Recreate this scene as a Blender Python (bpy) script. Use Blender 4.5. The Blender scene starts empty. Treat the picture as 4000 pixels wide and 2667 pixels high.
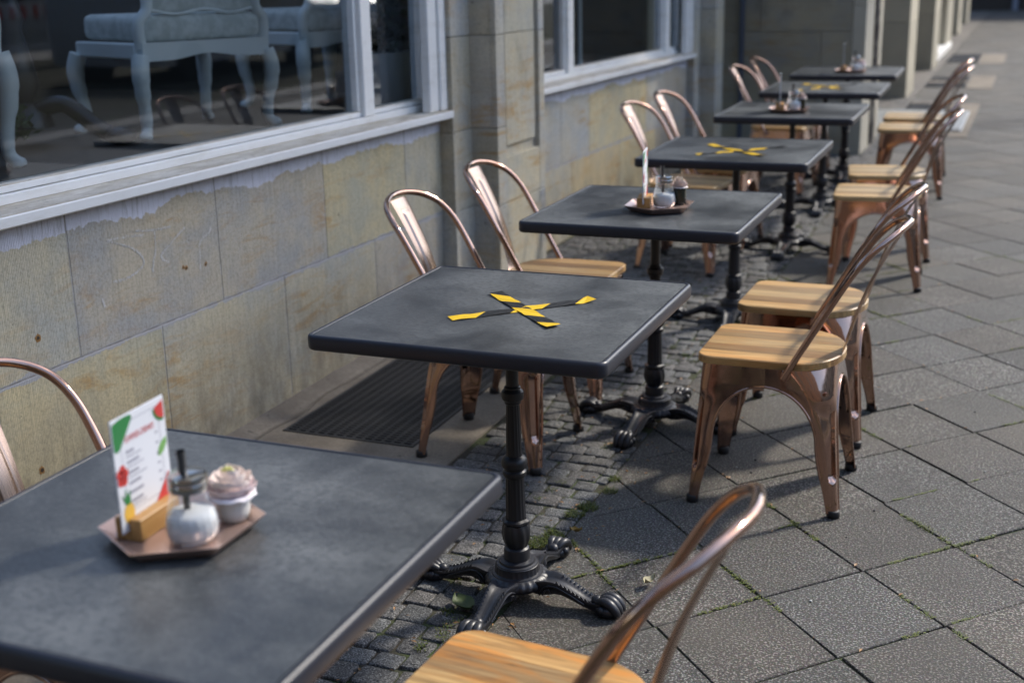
import bpy, bmesh, math, random
from mathutils import Vector, Matrix, noise as mnoise
random.seed(7)
R = math.radians
scene = bpy.context.scene
COL = scene.collection

# ------------------------------------------------------------------ helpers
class MB:
    """collects shapes into one bmesh, linked later as ONE mesh object"""
    def __init__(self):
        self.bm = bmesh.new(); self.tl = self.bm.loops.layers.float_color.new('tint')
        self.tint = (1, 1, 1, 1); self.mi = 0; self.sm = False
    def v(self, p): return self.bm.verts.new(p)
    def face(self, vs):
        try: f = self.bm.faces.new(vs)
        except ValueError: return None
        f.material_index = self.mi; f.smooth = self.sm
        for l in f.loops: l[self.tl] = self.tint
        return f
    def box(self, x0, x1, y0, y1, z0, z1, bev=0, seg=1):
        c = [self.v((x, y, z)) for z in (z0, z1) for y in (y0, y1) for x in (x0, x1)]
        fs = [self.face([c[i] for i in q]) for q in ((0,2,3,1),(4,5,7,6),(0,1,5,4),(2,6,7,3),(0,4,6,2),(1,3,7,5))]
        if bev:
            es = list({e for f in fs for e in f.edges})
            r = bmesh.ops.bevel(self.bm, geom=es, offset=bev, segments=seg, affect='EDGES', profile=.5)
            for f in r['faces']:
                f.material_index = self.mi; f.smooth = self.sm
                for l in f.loops: l[self.tl] = self.tint
        return c
    def obox(self, c, ax, ay, az, bev=0):
        """oriented box: centre c and three half-axis vectors"""
        c, ax, ay, az = map(Vector, (c, ax, ay, az))
        vs = [self.v(c + ax*i + ay*j + az*k) for k in (-1,1) for j in (-1,1) for i in (-1,1)]
        fs = [self.face([vs[i] for i in q]) for q in ((0,2,3,1),(4,5,7,6),(0,1,5,4),(2,6,7,3),(0,4,6,2),(1,3,7,5))]
        if bev:
            es = list({e for f in fs for e in f.edges})
            bmesh.ops.bevel(self.bm, geom=es, offset=bev, segments=1, affect='EDGES')
    def loft(self, rings, close=True, cap0=False, cap1=False):
        n = len(rings[0]); vr = [[self.v(p) for p in r] for r in rings]
        for a, b in zip(vr[:-1], vr[1:]):
            for i in range(n if close else n-1):
                j = (i+1) % n
                self.face([a[i], a[j], b[j], b[i]])
        if cap0: self.face(vr[0][::-1])
        if cap1: self.face(vr[-1])
        return vr
    def tube(self, path, r, n=12, caps=True, closed=False, flat=None):
        P = [Vector(p) for p in path]; m = len(P)
        rr = r if isinstance(r, (list, tuple)) else [r]*m
        rings = []; up = None
        for i in range(m):
            if closed: t = (P[(i+1) % m] - P[i-1]).normalized()
            else: t = (P[min(i+1, m-1)] - P[max(i-1, 0)]).normalized()
            if up is None:
                up = Vector((0,0,1)) if abs(t.z) < .9 else Vector((1,0,0))
            a = (up - t*up.dot(t)).normalized(); b = t.cross(a); up = a
            fa, fb = flat[i] if flat else (1, 1)
            rings.append([P[i] + (a*math.cos(k)*fa + b*math.sin(k)*fb)*rr[i] for k in [2*math.pi*q/n for q in range(n)]])
        if closed: rings.append(rings[0])
        self.loft(rings, True, caps and not closed, caps and not closed)
    def lathe(self, prof, n=24, c=(0,0), mod=None, cap0=True, cap1=True):
        rings = []
        for (r, z) in prof:
            rings.append([(c[0] + r*(mod(a, z) if mod else 1)*math.cos(a), c[1] + r*(mod(a, z) if mod else 1)*math.sin(a), z)
                          for a in [2*math.pi*k/n for k in range(n)]])
        self.loft(rings, True, cap0, cap1)
    def prism(self, poly, z0, z1, top=True, bot=True):
        a = [self.v((x, y, z0)) for x, y in poly]; b = [self.v((x, y, z1)) for x, y in poly]; n = len(poly)
        for i in range(n): self.face([a[i], a[(i+1)%n], b[(i+1)%n], b[i]])
        if bot: self.face(a[::-1])
        if top: self.face(b)
    def ball(self, c, rx, ry=None, rz=None, nu=12, nv=8):
        ry = ry or rx; rz = rz or rx
        rings = [[(c[0]+rx*math.sin(t)*math.cos(a), c[1]+ry*math.sin(t)*math.sin(a), c[2]+rz*math.cos(t))
                  for a in [2*math.pi*k/nu for k in range(nu)]] for t in [math.pi*(.02+.96*q/nv) for q in range(nv+1)]]
        self.loft(rings[::-1], True, True, True)
    def build(self, name, mats, parent=None, smooth_angle=None):
        me = bpy.data.meshes.new(name)
        bmesh.ops.recalc_face_normals(self.bm, faces=self.bm.faces[:])
        self.bm.to_mesh(me); self.bm.free()
        for m in (mats if isinstance(mats, (list, tuple)) else [mats]): me.materials.append(m)
        o = bpy.data.objects.new(name, me); COL.objects.link(o)
        if parent: o.parent = parent
        if smooth_angle is not None:
            me.polygons.foreach_set('use_smooth', [True]*len(me.polygons))
            try: me.set_sharp_from_angle(angle=R(smooth_angle))
            except Exception: pass
        return o

def tag(o, label=None, cat=None, group=None, kind=None):
    if label: o['label'] = label
    if cat: o['category'] = cat
    if group: o['group'] = group
    if kind: o['kind'] = kind
    return o
def thing(name, label, cat, loc=(0,0,0), rz=0, group=None):
    o = bpy.data.objects.new(name, None); COL.objects.link(o); o.empty_display_size = .1
    o.location = loc; o.rotation_euler = (0, 0, rz)
    return tag(o, label, cat, group)
def dup(o, parent=None):
    c = o.copy(); COL.objects.link(c); c.parent = parent
    for ch in list(o.children): dup(ch, c)
    return c
def ss(a, b, x):
    t = min(1, max(0, (x-a)/(b-a))); return t*t*(3-2*t)
def catmull(P, k=6):
    P = [Vector(p) for p in P]; out = []
    for i in range(len(P)-1):
        p0 = P[max(i-1,0)]; p1 = P[i]; p2 = P[i+1]; p3 = P[min(i+2,len(P)-1)]
        for s in range(k):
            t = s/k
            out.append(.5*((2*p1)+(p2-p0)*t+(2*p0-5*p1+4*p2-p3)*t*t+(3*p1-p0-3*p2+p3)*t**3))
    out.append(P[-1]); return out
def rrect(w, h, r, k=5, cx=0, cy=0):
    out = []
    for qx, qy, a0 in ((1,1,0),(-1,1,90),(-1,-1,180),(1,-1,270)):
        for s in range(k+1):
            a = R(a0 + 90*s/k)
            out.append((cx+qx*(w/2-r)+r*math.cos(a), cy+qy*(h/2-r)+r*math.sin(a)))
    return out

# ------------------------------------------------------------------ materials
def setin(nt, n, k, v):
    s = n.inputs[k]
    if isinstance(v, bpy.types.NodeSocket): nt.links.new(v, s)
    else:
        if isinstance(v, tuple) and len(v) == 3 and s.type == 'RGBA': v = (*v, 1)
        s.default_value = v
def nd(nt, t, ins=None, **at):
    n = nt.nodes.new('ShaderNode'+t)
    for k, v in at.items(): setattr(n, k, v)
    for k, v in (ins or {}).items(): setin(nt, n, k, v)
    return n
def noise(nt, vec, scale, detail=3, rough=.5, dist=0):
    return nd(nt, 'TexNoise', {'Vector': vec, 'Scale': scale, 'Detail': detail, 'Roughness': rough, 'Distortion': dist}).outputs['Fac']
def ramp(nt, fac, stops, interp='LINEAR'):
    n = nd(nt, 'ValToRGB', {'Fac': fac}); cr = n.color_ramp; cr.interpolation = interp
    while len(cr.elements) < len(stops): cr.elements.new(.5)
    for e, (p, c) in zip(cr.elements, stops):
        e.position = p; e.color = (c, c, c, 1) if isinstance(c, (int, float)) else (*c, 1)
    return n.outputs['Color']
def mix(nt, fac, a, b, blend='MIX'):
    n = nd(nt, 'Mix', data_type='RGBA', blend_type=blend)
    for i, v in ((0, fac), (6, a), (7, b)):
        if isinstance(v, bpy.types.NodeSocket): nt.links.new(v, n.inputs[i])
        else: n.inputs[i].default_value = (*v, 1) if isinstance(v, tuple) else v
    return n.outputs[2]
def math_(nt, op, a, b=0.0, c=None, clamp=False):
    n = nd(nt, 'Math', operation=op, use_clamp=clamp)
    for i, v in enumerate((a, b) if c is None else (a, b, c)):
        if isinstance(v, bpy.types.NodeSocket): nt.links.new(v, n.inputs[i])
        else: n.inputs[i].default_value = v
    return n.outputs[0]
def mapping(nt, vec, scale=(1,1,1), loc=(0,0,0), rot=(0,0,0)):
    return nd(nt, 'Mapping', {'Vector': vec, 'Scale': scale, 'Location': loc, 'Rotation': rot}).outputs[0]
def bump(nt, h, s=.3, d=.01, n=None):
    ins = {'Height': h, 'Strength': s, 'Distance': d}
    if n is not None: ins['Normal'] = n
    return nd(nt, 'Bump', ins).outputs[0]
def mat(name, col=(.5,.5,.5), rough=.5, metal=0, fn=None, **kw):
    m = bpy.data.materials.new(name); m.use_nodes = True; nt = m.node_tree
    b = nt.nodes['Principled BSDF']
    b.inputs['Base Color'].default_value = (*col, 1); b.inputs['Roughness'].default_value = rough; b.inputs['Metallic'].default_value = metal
    for k, v in kw.items(): b.inputs[k.replace('_', ' ')].default_value = v
    if fn: fn(nt, b)
    return m
def ocoord(nt, rnd=False):
    c = nd(nt, 'TexCoord').outputs['Object']
    if rnd:
        r = nd(nt, 'ObjectInfo').outputs['Random']
        o = nd(nt, 'CombineXYZ', {'X': math_(nt,'MULTIPLY',r,37.), 'Y': math_(nt,'MULTIPLY',r,91.), 'Z': math_(nt,'MULTIPLY',r,17.)}).outputs[0]
        c = nd(nt, 'VectorMath', {0: c, 1: o}, operation='ADD').outputs[0]
    return c
def attr(nt, name, typ='GEOMETRY', out='Color'):
    return nd(nt, 'Attribute', attribute_name=name, attribute_type=typ).outputs[out]
def zcomp(nt, v, k='Z'): return nd(nt, 'SeparateXYZ', {0: v}).outputs[k]

def f_stone(paint=True, plinth=True):
    def fn(nt, b):
        c = ocoord(nt); t = attr(nt, 'tint')
        big = noise(nt, c, 2.2, 5, .6); med = noise(nt, c, 9, 5, .65); fine = noise(nt, c, 120, 3, .6)
        base = mix(nt, ramp(nt, big, [(.3, 0.), (.7, 1.)]), (.605,.54,.415), (.535,.505,.435))
        base = mix(nt, ramp(nt, med, [(.35, 0.), (.75, .55)]), base, (.66,.575,.39))
        vein = noise(nt, mapping(nt, c, (1, 1.3, 7), rot=(R(-12),0,0)), 2.4, 6, .68, .8)
        vm = math_(nt, 'MULTIPLY', ramp(nt, vein, [(.50, 0.), (.64, .9)]), ramp(nt, noise(nt, mapping(nt, c, loc=(3,9,1)), 1.7, 2), [(.40, 0.), (.58, 1.)]))
        base = mix(nt, vm, base, (.52,.33,.14))
        base = mix(nt, ramp(nt, noise(nt, mapping(nt, c, (1,1,1.2), loc=(7,3,2)), 3.1, 6, .66), [(.47,0.),(.66,.75)]), base, (.44,.455,.455))
        base = mix(nt, ramp(nt, noise(nt, mapping(nt, c, (1,1,.7), loc=(2,8,5)), 2.3, 7, .75), [(.54,0.),(.70,.7)]), base, (.25,.225,.18))
        base = mix(nt, 1.0, base, t, 'MULTIPLY')
        y = zcomp(nt, c, 'Y'); z = zcomp(nt, c, 'Z')
        # tooled vertical grooves
        wob = noise(nt, mapping(nt, c, (1, 1, 1.5)), 14, 3)
        tool = nd(nt, 'TexWave', {'Vector': mapping(nt, c, (0, 1, .04)), 'Scale': 52., 'Distortion': 2.6, 'Detail': 2., 'Detail Scale': 2.}, bands_direction='Y').outputs['Fac']
        streak = noise(nt, mapping(nt, c, (1, 60, 1.6)), 3, 3, .6)
        base = mix(nt, ramp(nt, streak, [(.3, .28), (.55, 0.)]), base, (.17,.155,.12))
        base = mix(nt, ramp(nt, fine, [(.32, .34), (.56, 0.)]), base, (.16,.14,.10))
        pv = nd(nt, 'TexVoronoi', {'Vector': mix(nt, .06, mapping(nt, c, (1,1,1.5)), nd(nt,'TexNoise',{'Vector':c,'Scale':40.}).outputs['Color']), 'Scale': 30.}); pit = pv.outputs['Distance']
        pr_ = nd(nt, 'SeparateColor', {0: pv.outputs['Color']}).outputs[0]; pit = math_(nt, 'ADD', pit, ramp(nt, pr_, [(.25, 0.), (.65, .5)]))
        pm = math_(nt, 'MULTIPLY', ramp(nt, pit, [(.10, 1.), (.22, 0.)]), ramp(nt, noise(nt, c, 3.5, 4), [(.52, 0.), (.60, 1.)]))
        base = mix(nt, pm, base, (.06,.05,.035))
        edge = noise(nt, mapping(nt, c, (1, 1, .35)), 16, 6, .72)
        if plinth:   # pale mortar smeared along the bed joint
            dz = math_(nt, 'ABSOLUTE', math_(nt, 'SUBTRACT', z, .533))
            mm = math_(nt, 'LESS_THAN', dz, math_(nt, 'MULTIPLY', math_(nt, 'SUBTRACT', edge, .36), .055))
            base = mix(nt, mm, base, (.43,.41,.40))
            dirt = math_(nt, 'MULTIPLY', ramp(nt, noise(nt, mapping(nt, c, (1,1,.5)), 6, 5, .7), [(.36, 0.), (.62, .85)]),
                         nd(nt, 'MapRange', {0: z, 1: .5, 2: .08, 3: 0., 4: 1.}).outputs[0])
            base = mix(nt, dirt, base, (.15,.125,.085))
        if paint:    # old pale paint left under the sill, broken off along a ragged edge
            jag = noise(nt, mapping(nt, c, (1, 1, .8)), 34, 7, .75)
            lim = math_(nt, 'ADD', .918, math_(nt, 'MULTIPLY', jag, -.05))
            lim = math_(nt, 'ADD', lim, math_(nt, 'MULTIPLY', math_(nt, 'SUBTRACT', noise(nt, mapping(nt, c, (0,1,0)), 2.6, 4, .6), .5), -.14))
            pk = math_(nt, 'GREATER_THAN', z, lim)
            pc = mix(nt, ramp(nt, noise(nt, c, 30, 4), [(.35, 0.), (.8, .5)]), (.68,.68,.76), (.52,.51,.54))
            pc = mix(nt, ramp(nt, noise(nt, mapping(nt, c, (1,40,3)), 3, 3), [(.55,0.),(.72,.5)]), pc, (.2,.19,.18))
            base = mix(nt, pk, base, pc)
        nt.links.new(base, b.inputs['Base Color'])
        h = math_(nt, 'ADD', math_(nt, 'MULTIPLY', tool, math_(nt, 'MULTIPLY', ramp(nt, noise(nt, mapping(nt,c,loc=(0,5,0)), 1.1, 2), [(.35,.15),(.6,1.)]), .28)), math_(nt, 'MULTIPLY', med, .8))
        h = math_(nt, 'ADD', h, math_(nt, 'MULTIPLY', fine, .45)); h = math_(nt, 'SUBTRACT', h, math_(nt, 'MULTIPLY', pm, 2.))
        nt.links.new(bump(nt, h, .42, .006), b.inputs['Normal'])
    return fn
M_wall = mat('sandstone_plinth', rough=.85, fn=f_stone())
M_stone = mat('sandstone', rough=.85, fn=f_stone(False, False))
def f_cream(nt, b):
    c = ocoord(nt); t = attr(nt, 'tint')
    base = mix(nt, ramp(nt, noise(nt, c, 1.2, 5, .65), [(.35,0.),(.7,1.)]), (.47,.43,.34), (.36,.335,.27))
    base = mix(nt, ramp(nt, noise(nt, mapping(nt, c, (4,4,.6)), 2, 5, .7), [(.55,0.),(.75,.6)]), base, (.22,.18,.12))
    nt.links.new(mix(nt, 1.0, base, t, 'MULTIPLY'), b.inputs['Base Color'])
    nt.links.new(bump(nt, noise(nt, c, 40, 4), .3, .01), b.inputs['Normal'])
M_cream = mat('pale_stone', rough=.85, fn=f_cream)
def f_mortar(nt, b):
    c = ocoord(nt)
    nt.links.new(mix(nt, ramp(nt, noise(nt, c, 25, 4), [(.4,0.),(.65,1.)]), (.26,.24,.21), (.45,.43,.41)), b.inputs['Base Color'])
M_mortar = mat('mortar', rough=.9, fn=f_mortar)
def f_white(nt, b):
    c = ocoord(nt)
    d = noise(nt, mapping(nt, c, (1,.6,3)), 7, 6, .7)
    col = mix(nt, ramp(nt, d, [(.5,0.),(.74,.55)]), (.85,.84,.81), (.58,.54,.46))
    ch = noise(nt, mapping(nt, c, (1,.5,2)), 26, 4, .7)
    col = mix(nt, ramp(nt, ch, [(.70,0.),(.73,1.)]), col, (.16,.14,.11))
    nt.links.new(col, b.inputs['Base Color'])
    nt.links.new(bump(nt, d, .12, .004), b.inputs['Normal'])
M_white = mat('white_paint', rough=.42, fn=f_white)
def f_sill(nt, b):
    c = ocoord(nt)
    d = noise(nt, mapping(nt, c, (2,.7,2)), 9, 6, .7)
    col = mix(nt, ramp(nt, d, [(.35,0.),(.6,1.)]), (.70,.64,.54), (.48,.41,.31))
    nt.links.new(mix(nt, ramp(nt, noise(nt, c, 60, 4,.7), [(.62,0.),(.68,.8)]), col, (.14,.12,.09)), b.inputs['Base Color'])
M_silltop = mat('dusty_white_paint', rough=.6, fn=f_sill)
def f_glass(nt, b):
    nt.nodes.remove(b); out = nt.nodes['Material Output']
    fr = nd(nt, 'Fresnel', {'IOR': 1.58}).outputs[0]
    tr = nd(nt, 'BsdfTransparent', {'Color': (.93,.96,.95)}).outputs[0]
    gl = nd(nt, 'BsdfGlossy', {'Color': (.95,.97,1.), 'Roughness': .015}).outputs[0]
    mx = nd(nt, 'MixShader', {0: math_(nt, 'MULTIPLY', fr, 1.0, clamp=True), 1: tr, 2: gl})
    nt.links.new(mx.outputs[0], out.inputs['Surface'])
M_glass = mat('window_glass', fn=f_glass)

def f_top(nt, b):
    c = ocoord(nt, True)
    a = noise(nt, mapping(nt, c, (1,1,1)), 4.0, 4, .58, .3); s = noise(nt, mapping(nt, c, (1, 1.25, 1)), 70, 4, .7)
    f = noise(nt, mapping(nt, c, (1,2,1)), 160, 2, .6)
    col = mix(nt, ramp(nt, a, [(.36, 0.), (.64, 1.)]), (.028,.030,.032), (.128,.134,.133))
    col = mix(nt, ramp(nt, s, [(.40, .55), (.53, 0.)]), col, (.030,.033,.036))
    col = mix(nt, ramp(nt, f, [(.58, 0.), (.72, .45)]), col, (.20,.215,.22))
    nt.links.new(col, b.inputs['Base Color'])
    nt.links.new(ramp(nt, a, [(.3,.30),(.7,.42)]), b.inputs['Roughness'])
    nt.links.new(bump(nt, math_(nt,'ADD',s,math_(nt,'MULTIPLY',f,.5)), .22, .0015), b.inputs['Normal'])
M_top = mat('slate_laminate', rough=.36, fn=f_top)
def f_edge(nt, b):
    c = ocoord(nt, True); f = noise(nt, c, 900, 2)
    nt.links.new(mix(nt, f, (.015,.017,.027), (.026,.029,.041)), b.inputs['Base Color'])
    nt.links.new(bump(nt, f, .12, .0006), b.inputs['Normal'])
M_edge = mat('edge_plastic', rough=.38, fn=f_edge)
def f_iron(nt, b):
    c = ocoord(nt, True); n = noise(nt, c, 60, 4, .65); d = noise(nt, c, 9, 5, .7)
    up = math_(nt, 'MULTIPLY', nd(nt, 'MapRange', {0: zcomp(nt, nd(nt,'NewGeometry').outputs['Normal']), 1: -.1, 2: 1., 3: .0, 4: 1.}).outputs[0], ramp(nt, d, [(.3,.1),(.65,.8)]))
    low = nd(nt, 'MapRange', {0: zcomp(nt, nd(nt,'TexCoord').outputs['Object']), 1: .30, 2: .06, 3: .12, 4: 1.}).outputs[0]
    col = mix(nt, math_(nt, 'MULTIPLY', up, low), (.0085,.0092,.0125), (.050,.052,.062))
    nt.links.new(col, b.inputs['Base Color'])
    nt.links.new(bump(nt, n, .25, .0015), b.inputs['Normal'])
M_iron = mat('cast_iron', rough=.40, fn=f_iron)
def f_copper(nt, b):
    c = ocoord(nt, True); n = noise(nt, c, 9, 4, .6)
    nt.links.new(mix(nt, ramp(nt, n, [(.3,0.),(.7,1.)]), (.47,.275,.20), (.45,.295,.23)), b.inputs['Base Color'])
    nt.links.new(ramp(nt, noise(nt, c, 30, 5, .7), [(.35,.055),(.75,.16)]), b.inputs['Roughness'])
    nt.links.new(bump(nt, n, .05, .01), b.inputs['Normal'])
M_copper = mat('copper_plate', rough=.09, metal=1, fn=f_copper, Coat_Weight=.45, Coat_Roughness=.04)
def f_brush(nt, b):
    c = ocoord(nt, True); n = noise(nt, mapping(nt, c, (2,220,2)), 4, 3, .6)
    nt.links.new(mix(nt, n, (.36,.25,.195), (.46,.345,.28)), b.inputs['Base Color'])
    nt.links.new(ramp(nt, n, [(.3,.20),(.7,.34)]), b.inputs['Roughness'])
    nt.links.new(bump(nt, n, .08, .002), b.inputs['Normal'])
M_brush = mat('brushed_copper', rough=.26, metal=1, fn=f_brush)
def f_wood(nt, b):
    c = ocoord(nt, True); t = attr(nt, 'tint'); tone = attr(nt, 'tone', 'OBJECT', 'Fac')
    gr = noise(nt, mapping(nt, c, (2.2, 55, 20)), 2.0, 5, .62, .6)
    cl = noise(nt, mapping(nt, c, (1.4, 9, 5)), 3.0, 4, .6, 1.2)
    col = ramp(nt, gr, [(.28, (.15,.085,.032)), (.5, (.36,.23,.10)), (.72, (.52,.365,.17))])
    col = mix(nt, math_(nt, 'MULTIPLY', ramp(nt, cl, [(.45, 0.), (.62, 1.)]), nd(nt, 'MapRange', {0: tone, 1: 0., 2: .3, 3: .85, 4: .35}).outputs[0]), col, (.48,.22,.055))
    col = mix(nt, ramp(nt, noise(nt, mapping(nt, c, (3,30,9)), 2.5, 4), [(.55,0.),(.72,.7)]), col, (.17,.105,.055))
    pale = mix(nt, ramp(nt, gr, [(.3,0.),(.7,1.)]), (.36,.28,.165), (.52,.43,.275))
    col = mix(nt, tone, col, mix(nt, .22, pale, col))  # higher tone pales the far seats, sunlight put into the wood colour
    col = mix(nt, 1.0, col, t, 'MULTIPLY')
    nt.links.new(col, b.inputs['Base Color'])
    nt.links.new(ramp(nt, gr, [(.3,.34),(.7,.5)]), b.inputs['Roughness'])
    nt.links.new(bump(nt, gr, .15, .001), b.inputs['Normal'])
M_wood = mat('acacia_wood', rough=.42, fn=f_wood)
M_rubber = mat('black_rubber', (.012,.012,.013), .6)
M_steel = mat('bright_steel', (.42,.41,.40), .2, 1); M_dsteel = mat('dark_steel', (.10,.10,.10), .3, .6)
def f_tile(nt, b):
    c = ocoord(nt); t = attr(nt, 'tint')
    s = noise(nt, c, 180, 2, .6); v = nd(nt, 'TexVoronoi', {'Vector': c, 'Scale': 300.}).outputs['Color']
    col = ramp(nt, s, [(.37, (.014,.013,.012)), (.47, (.052,.048,.044)), (.55, (.105,.099,.090)), (.64, (.46,.45,.43))])
    col = mix(nt, .25, col, mix(nt, 1., v, (.15,.14,.13), 'MULTIPLY'))
    col = mix(nt, ramp(nt, noise(nt, c, 3.2, 6, .65), [(.36,.45),(.62,0.)]), col, (.055,.052,.048))
    col = mix(nt, ramp(nt, noise(nt, mapping(nt,c,loc=(5,2,0)), .9, 4, .6), [(.48,0.),(.72,.35)]), col, (.20,.18,.145))
    col = mix(nt, ramp(nt, noise(nt, c, 34, 3, .6), [(.70,0.),(.76,.75)]), col, (.03,.028,.026))
    col = mix(nt, 1., col, (.69,.68,.66), 'MULTIPLY')
    nt.links.new(mix(nt, 1., col, t, 'MULTIPLY'), b.inputs['Base Color'])
    nt.links.new(bump(nt, s, .45, .003), b.inputs['Normal'])
M_tile = mat('concrete_paver', rough=.78, fn=f_tile)
def f_ground(nt, b):
    c = ocoord(nt)
    col = mix(nt, ramp(nt, noise(nt, c, 160, 4, .7), [(.35,0.),(.65,1.)]), (.018,.015,.011), (.060,.048,.033))
    g = math_(nt, 'MULTIPLY', ramp(nt, noise(nt, c, 4.5, 4, .65), [(.46,0.),(.58,1.)]), ramp(nt, noise(nt, c, 70, 3), [(.35,.3),(.6,1.)]))
    col = mix(nt, g, col, (.040,.062,.012))
    nt.links.new(col, b.inputs['Base Color'])
    nt.links.new(bump(nt, noise(nt, c, 120, 4), .6, .01), b.inputs['Normal'])
M_ground = mat('joint_soil', rough=.95, fn=f_ground)
def f_cobble(nt, b):
    c = ocoord(nt); t = attr(nt, 'tint')
    s = noise(nt, c, 230, 3, .65); m = noise(nt, c, 26, 5, .7)
    col = ramp(nt, s, [(.36,(.018,.018,.019)),(.5,(.085,.084,.084)),(.64,(.30,.295,.285))])
    col = mix(nt, ramp(nt, m, [(.36,.6),(.6,0.)]), col, (.045,.044,.042))
    nt.links.new(mix(nt, 1., col, t, 'MULTIPLY'), b.inputs['Base Color'])
    nt.links.new(bump(nt, math_(nt,'ADD',m,math_(nt,'MULTIPLY',s,.6)), .9, .007), b.inputs['Normal'])
M_cobble = mat('granite_setts', rough=.72, fn=f_cobble)
def f_conc(nt, b):
    c = ocoord(nt)
    col = mix(nt, ramp(nt, noise(nt, c, 3, 6, .7), [(.35,0.),(.65,1.)]), (.13,.105,.078), (.245,.21,.165))
    col = mix(nt, ramp(nt, noise(nt, c, 90, 3), [(.35,.4),(.6,0.)]), col, (.10,.085,.07))
    col = mix(nt, ramp(nt, noise(nt, c, 24, 4), [(.66,0.),(.72,.7)]), col, (.05,.043,.035))
    nt.links.new(col, b.inputs['Base Color']); nt.links.new(bump(nt, noise(nt, c, 80, 4), .3, .004), b.inputs['Normal'])
M_conc = mat('brown_concrete', rough=.85, fn=f_conc)
M_grate = mat('dark_grating', (.048,.050,.056), .45, .5)
M_galv = mat('galvanised_steel', (.62,.63,.62), .42, .8)
M_pit = mat('shaft_black', (.008,.008,.008), .9)
M_asph = mat('asphalt', (.055,.055,.057), .85)
M_dark = mat('interior_dark', (.035,.032,.028), .8)
def f_floor(nt, b):
    c = ocoord(nt)
    nt.links.new(mix(nt, noise(nt, mapping(nt, c, (30,1.5,1)), 2, 4), (.04,.031,.024), (.10,.08,.06)), b.inputs['Base Color'])
M_floor = mat('display_boards', rough=.5, fn=f_floor)
M_chalk = mat('white_lacquer', (.82,.86,.85), .4)
M_fabric = mat('pale_upholstery', rough=.85, fn=lambda nt, b: nt.links.new(mix(nt, ramp(nt, noise(nt, ocoord(nt), 22, 4, .6), [(.42,0.),(.6,1.)]), (.56,.60,.57), (.74,.77,.75)), b.inputs['Base Color']))
M_pot = mat('enamel_planter', (.86,.89,.89), .35)
def f_leaf(nt, b):
    t = attr(nt, 'tint'); nt.links.new(t, b.inputs['Base Color'])
M_leaf = mat('foliage', rough=.6, fn=f_leaf)
M_gatewood = mat('dark_gate', (.022,.016,.014), .6)
M_post = mat('grey_blue_post', (.16,.18,.24), .6)
M_pipe = mat('rusty_pipe', (.085,.05,.035), .7, fn=lambda nt, b: nt.links.new(mix(nt, ramp(nt, noise(nt, mapping(nt, ocoord(nt), (3,3,1)), 5, 5, .7), [(.42,0.),(.6,1.)]), (.045,.03,.025), (.34,.29,.22)), b.inputs['Base Color']))
M_awn = mat('cream_canvas', (.62,.57,.48), .9, fn=lambda nt, b: None)
M_yellow = mat('yellow_tape', (.80,.50,.012), .42)
M_black = mat('black_tape', (.014,.014,.015), .38)
M_red = mat('red_print', (.62,.06,.05), .5)
M_green = mat('green_print', (.03,.22,.06), .5)
M_lgreen = mat('light_green_print', (.20,.42,.12), .5)
M_card = mat('card_white', (.80,.81,.84), .45)
M_grey = mat('grey_print', (.36,.36,.42), .6)
M_yel = mat('yellow_print', (.80,.50,.08), .5)
M_block = mat('oiled_oak', (.46,.245,.075), .45, fn=lambda nt, b: nt.links.new(mix(nt, noise(nt, mapping(nt, ocoord(nt), (60,2,60)), 2, 4), (.40,.20,.055), (.56,.32,.115)), b.inputs['Base Color']))
M_tray = mat('rose_tray', (.62,.44,.37), .34, .75)
def f_jar(nt, b):
    nt.nodes.remove(b); out = nt.nodes['Material Output']
    lw = nd(nt, 'LayerWeight', {'Blend': .32}).outputs['Facing']
    tr = nd(nt, 'BsdfTransparent', {'Color': (.93,.95,.96)}).outputs[0]
    gl = nd(nt, 'BsdfGlossy', {'Color': (.96,.98,1.), 'Roughness': .04}).outputs[0]
    mx = nd(nt, 'MixShader', {0: ramp(nt, lw, [(0.,.10),(.5,.26),(.9,.9)]), 1: tr, 2: gl})
    nt.links.new(mx.outputs[0], out.inputs['Surface'])
M_jar = mat('clear_glass', fn=f_jar)
M_sugar = mat('sugar', (.84,.83,.82), .8)
M_cup = mat('glazed_white', (.76,.74,.70), .35)
M_dcup = mat('dark_glass_cup', (.03,.03,.015), .2)
M_pink = mat('pink_petals', (.80,.55,.53), .65, fn=lambda nt, b: nt.links.new(attr(nt, 'tint'), b.inputs['Base Color']))
M_vanw = mat('white_car_paint', (.78,.79,.80), .2)
M_silv = mat('silver_car_paint', (.45,.47,.5), .25, .6)
M_carglass = mat('car_glass', (.02,.025,.03), .08)
M_rend = mat('pale_render', (.40,.37,.32), .9)
M_redb = mat('red_reflective', (.55,.05,.03), .5)

# ------------------------------------------------------------------ ground
def struct(o): o['kind'] = 'structure'; return o
b = MB(); b.box(-60, 60, -30, 110, -.3, -.0052); struct(b.build('ground', M_ground))
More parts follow.
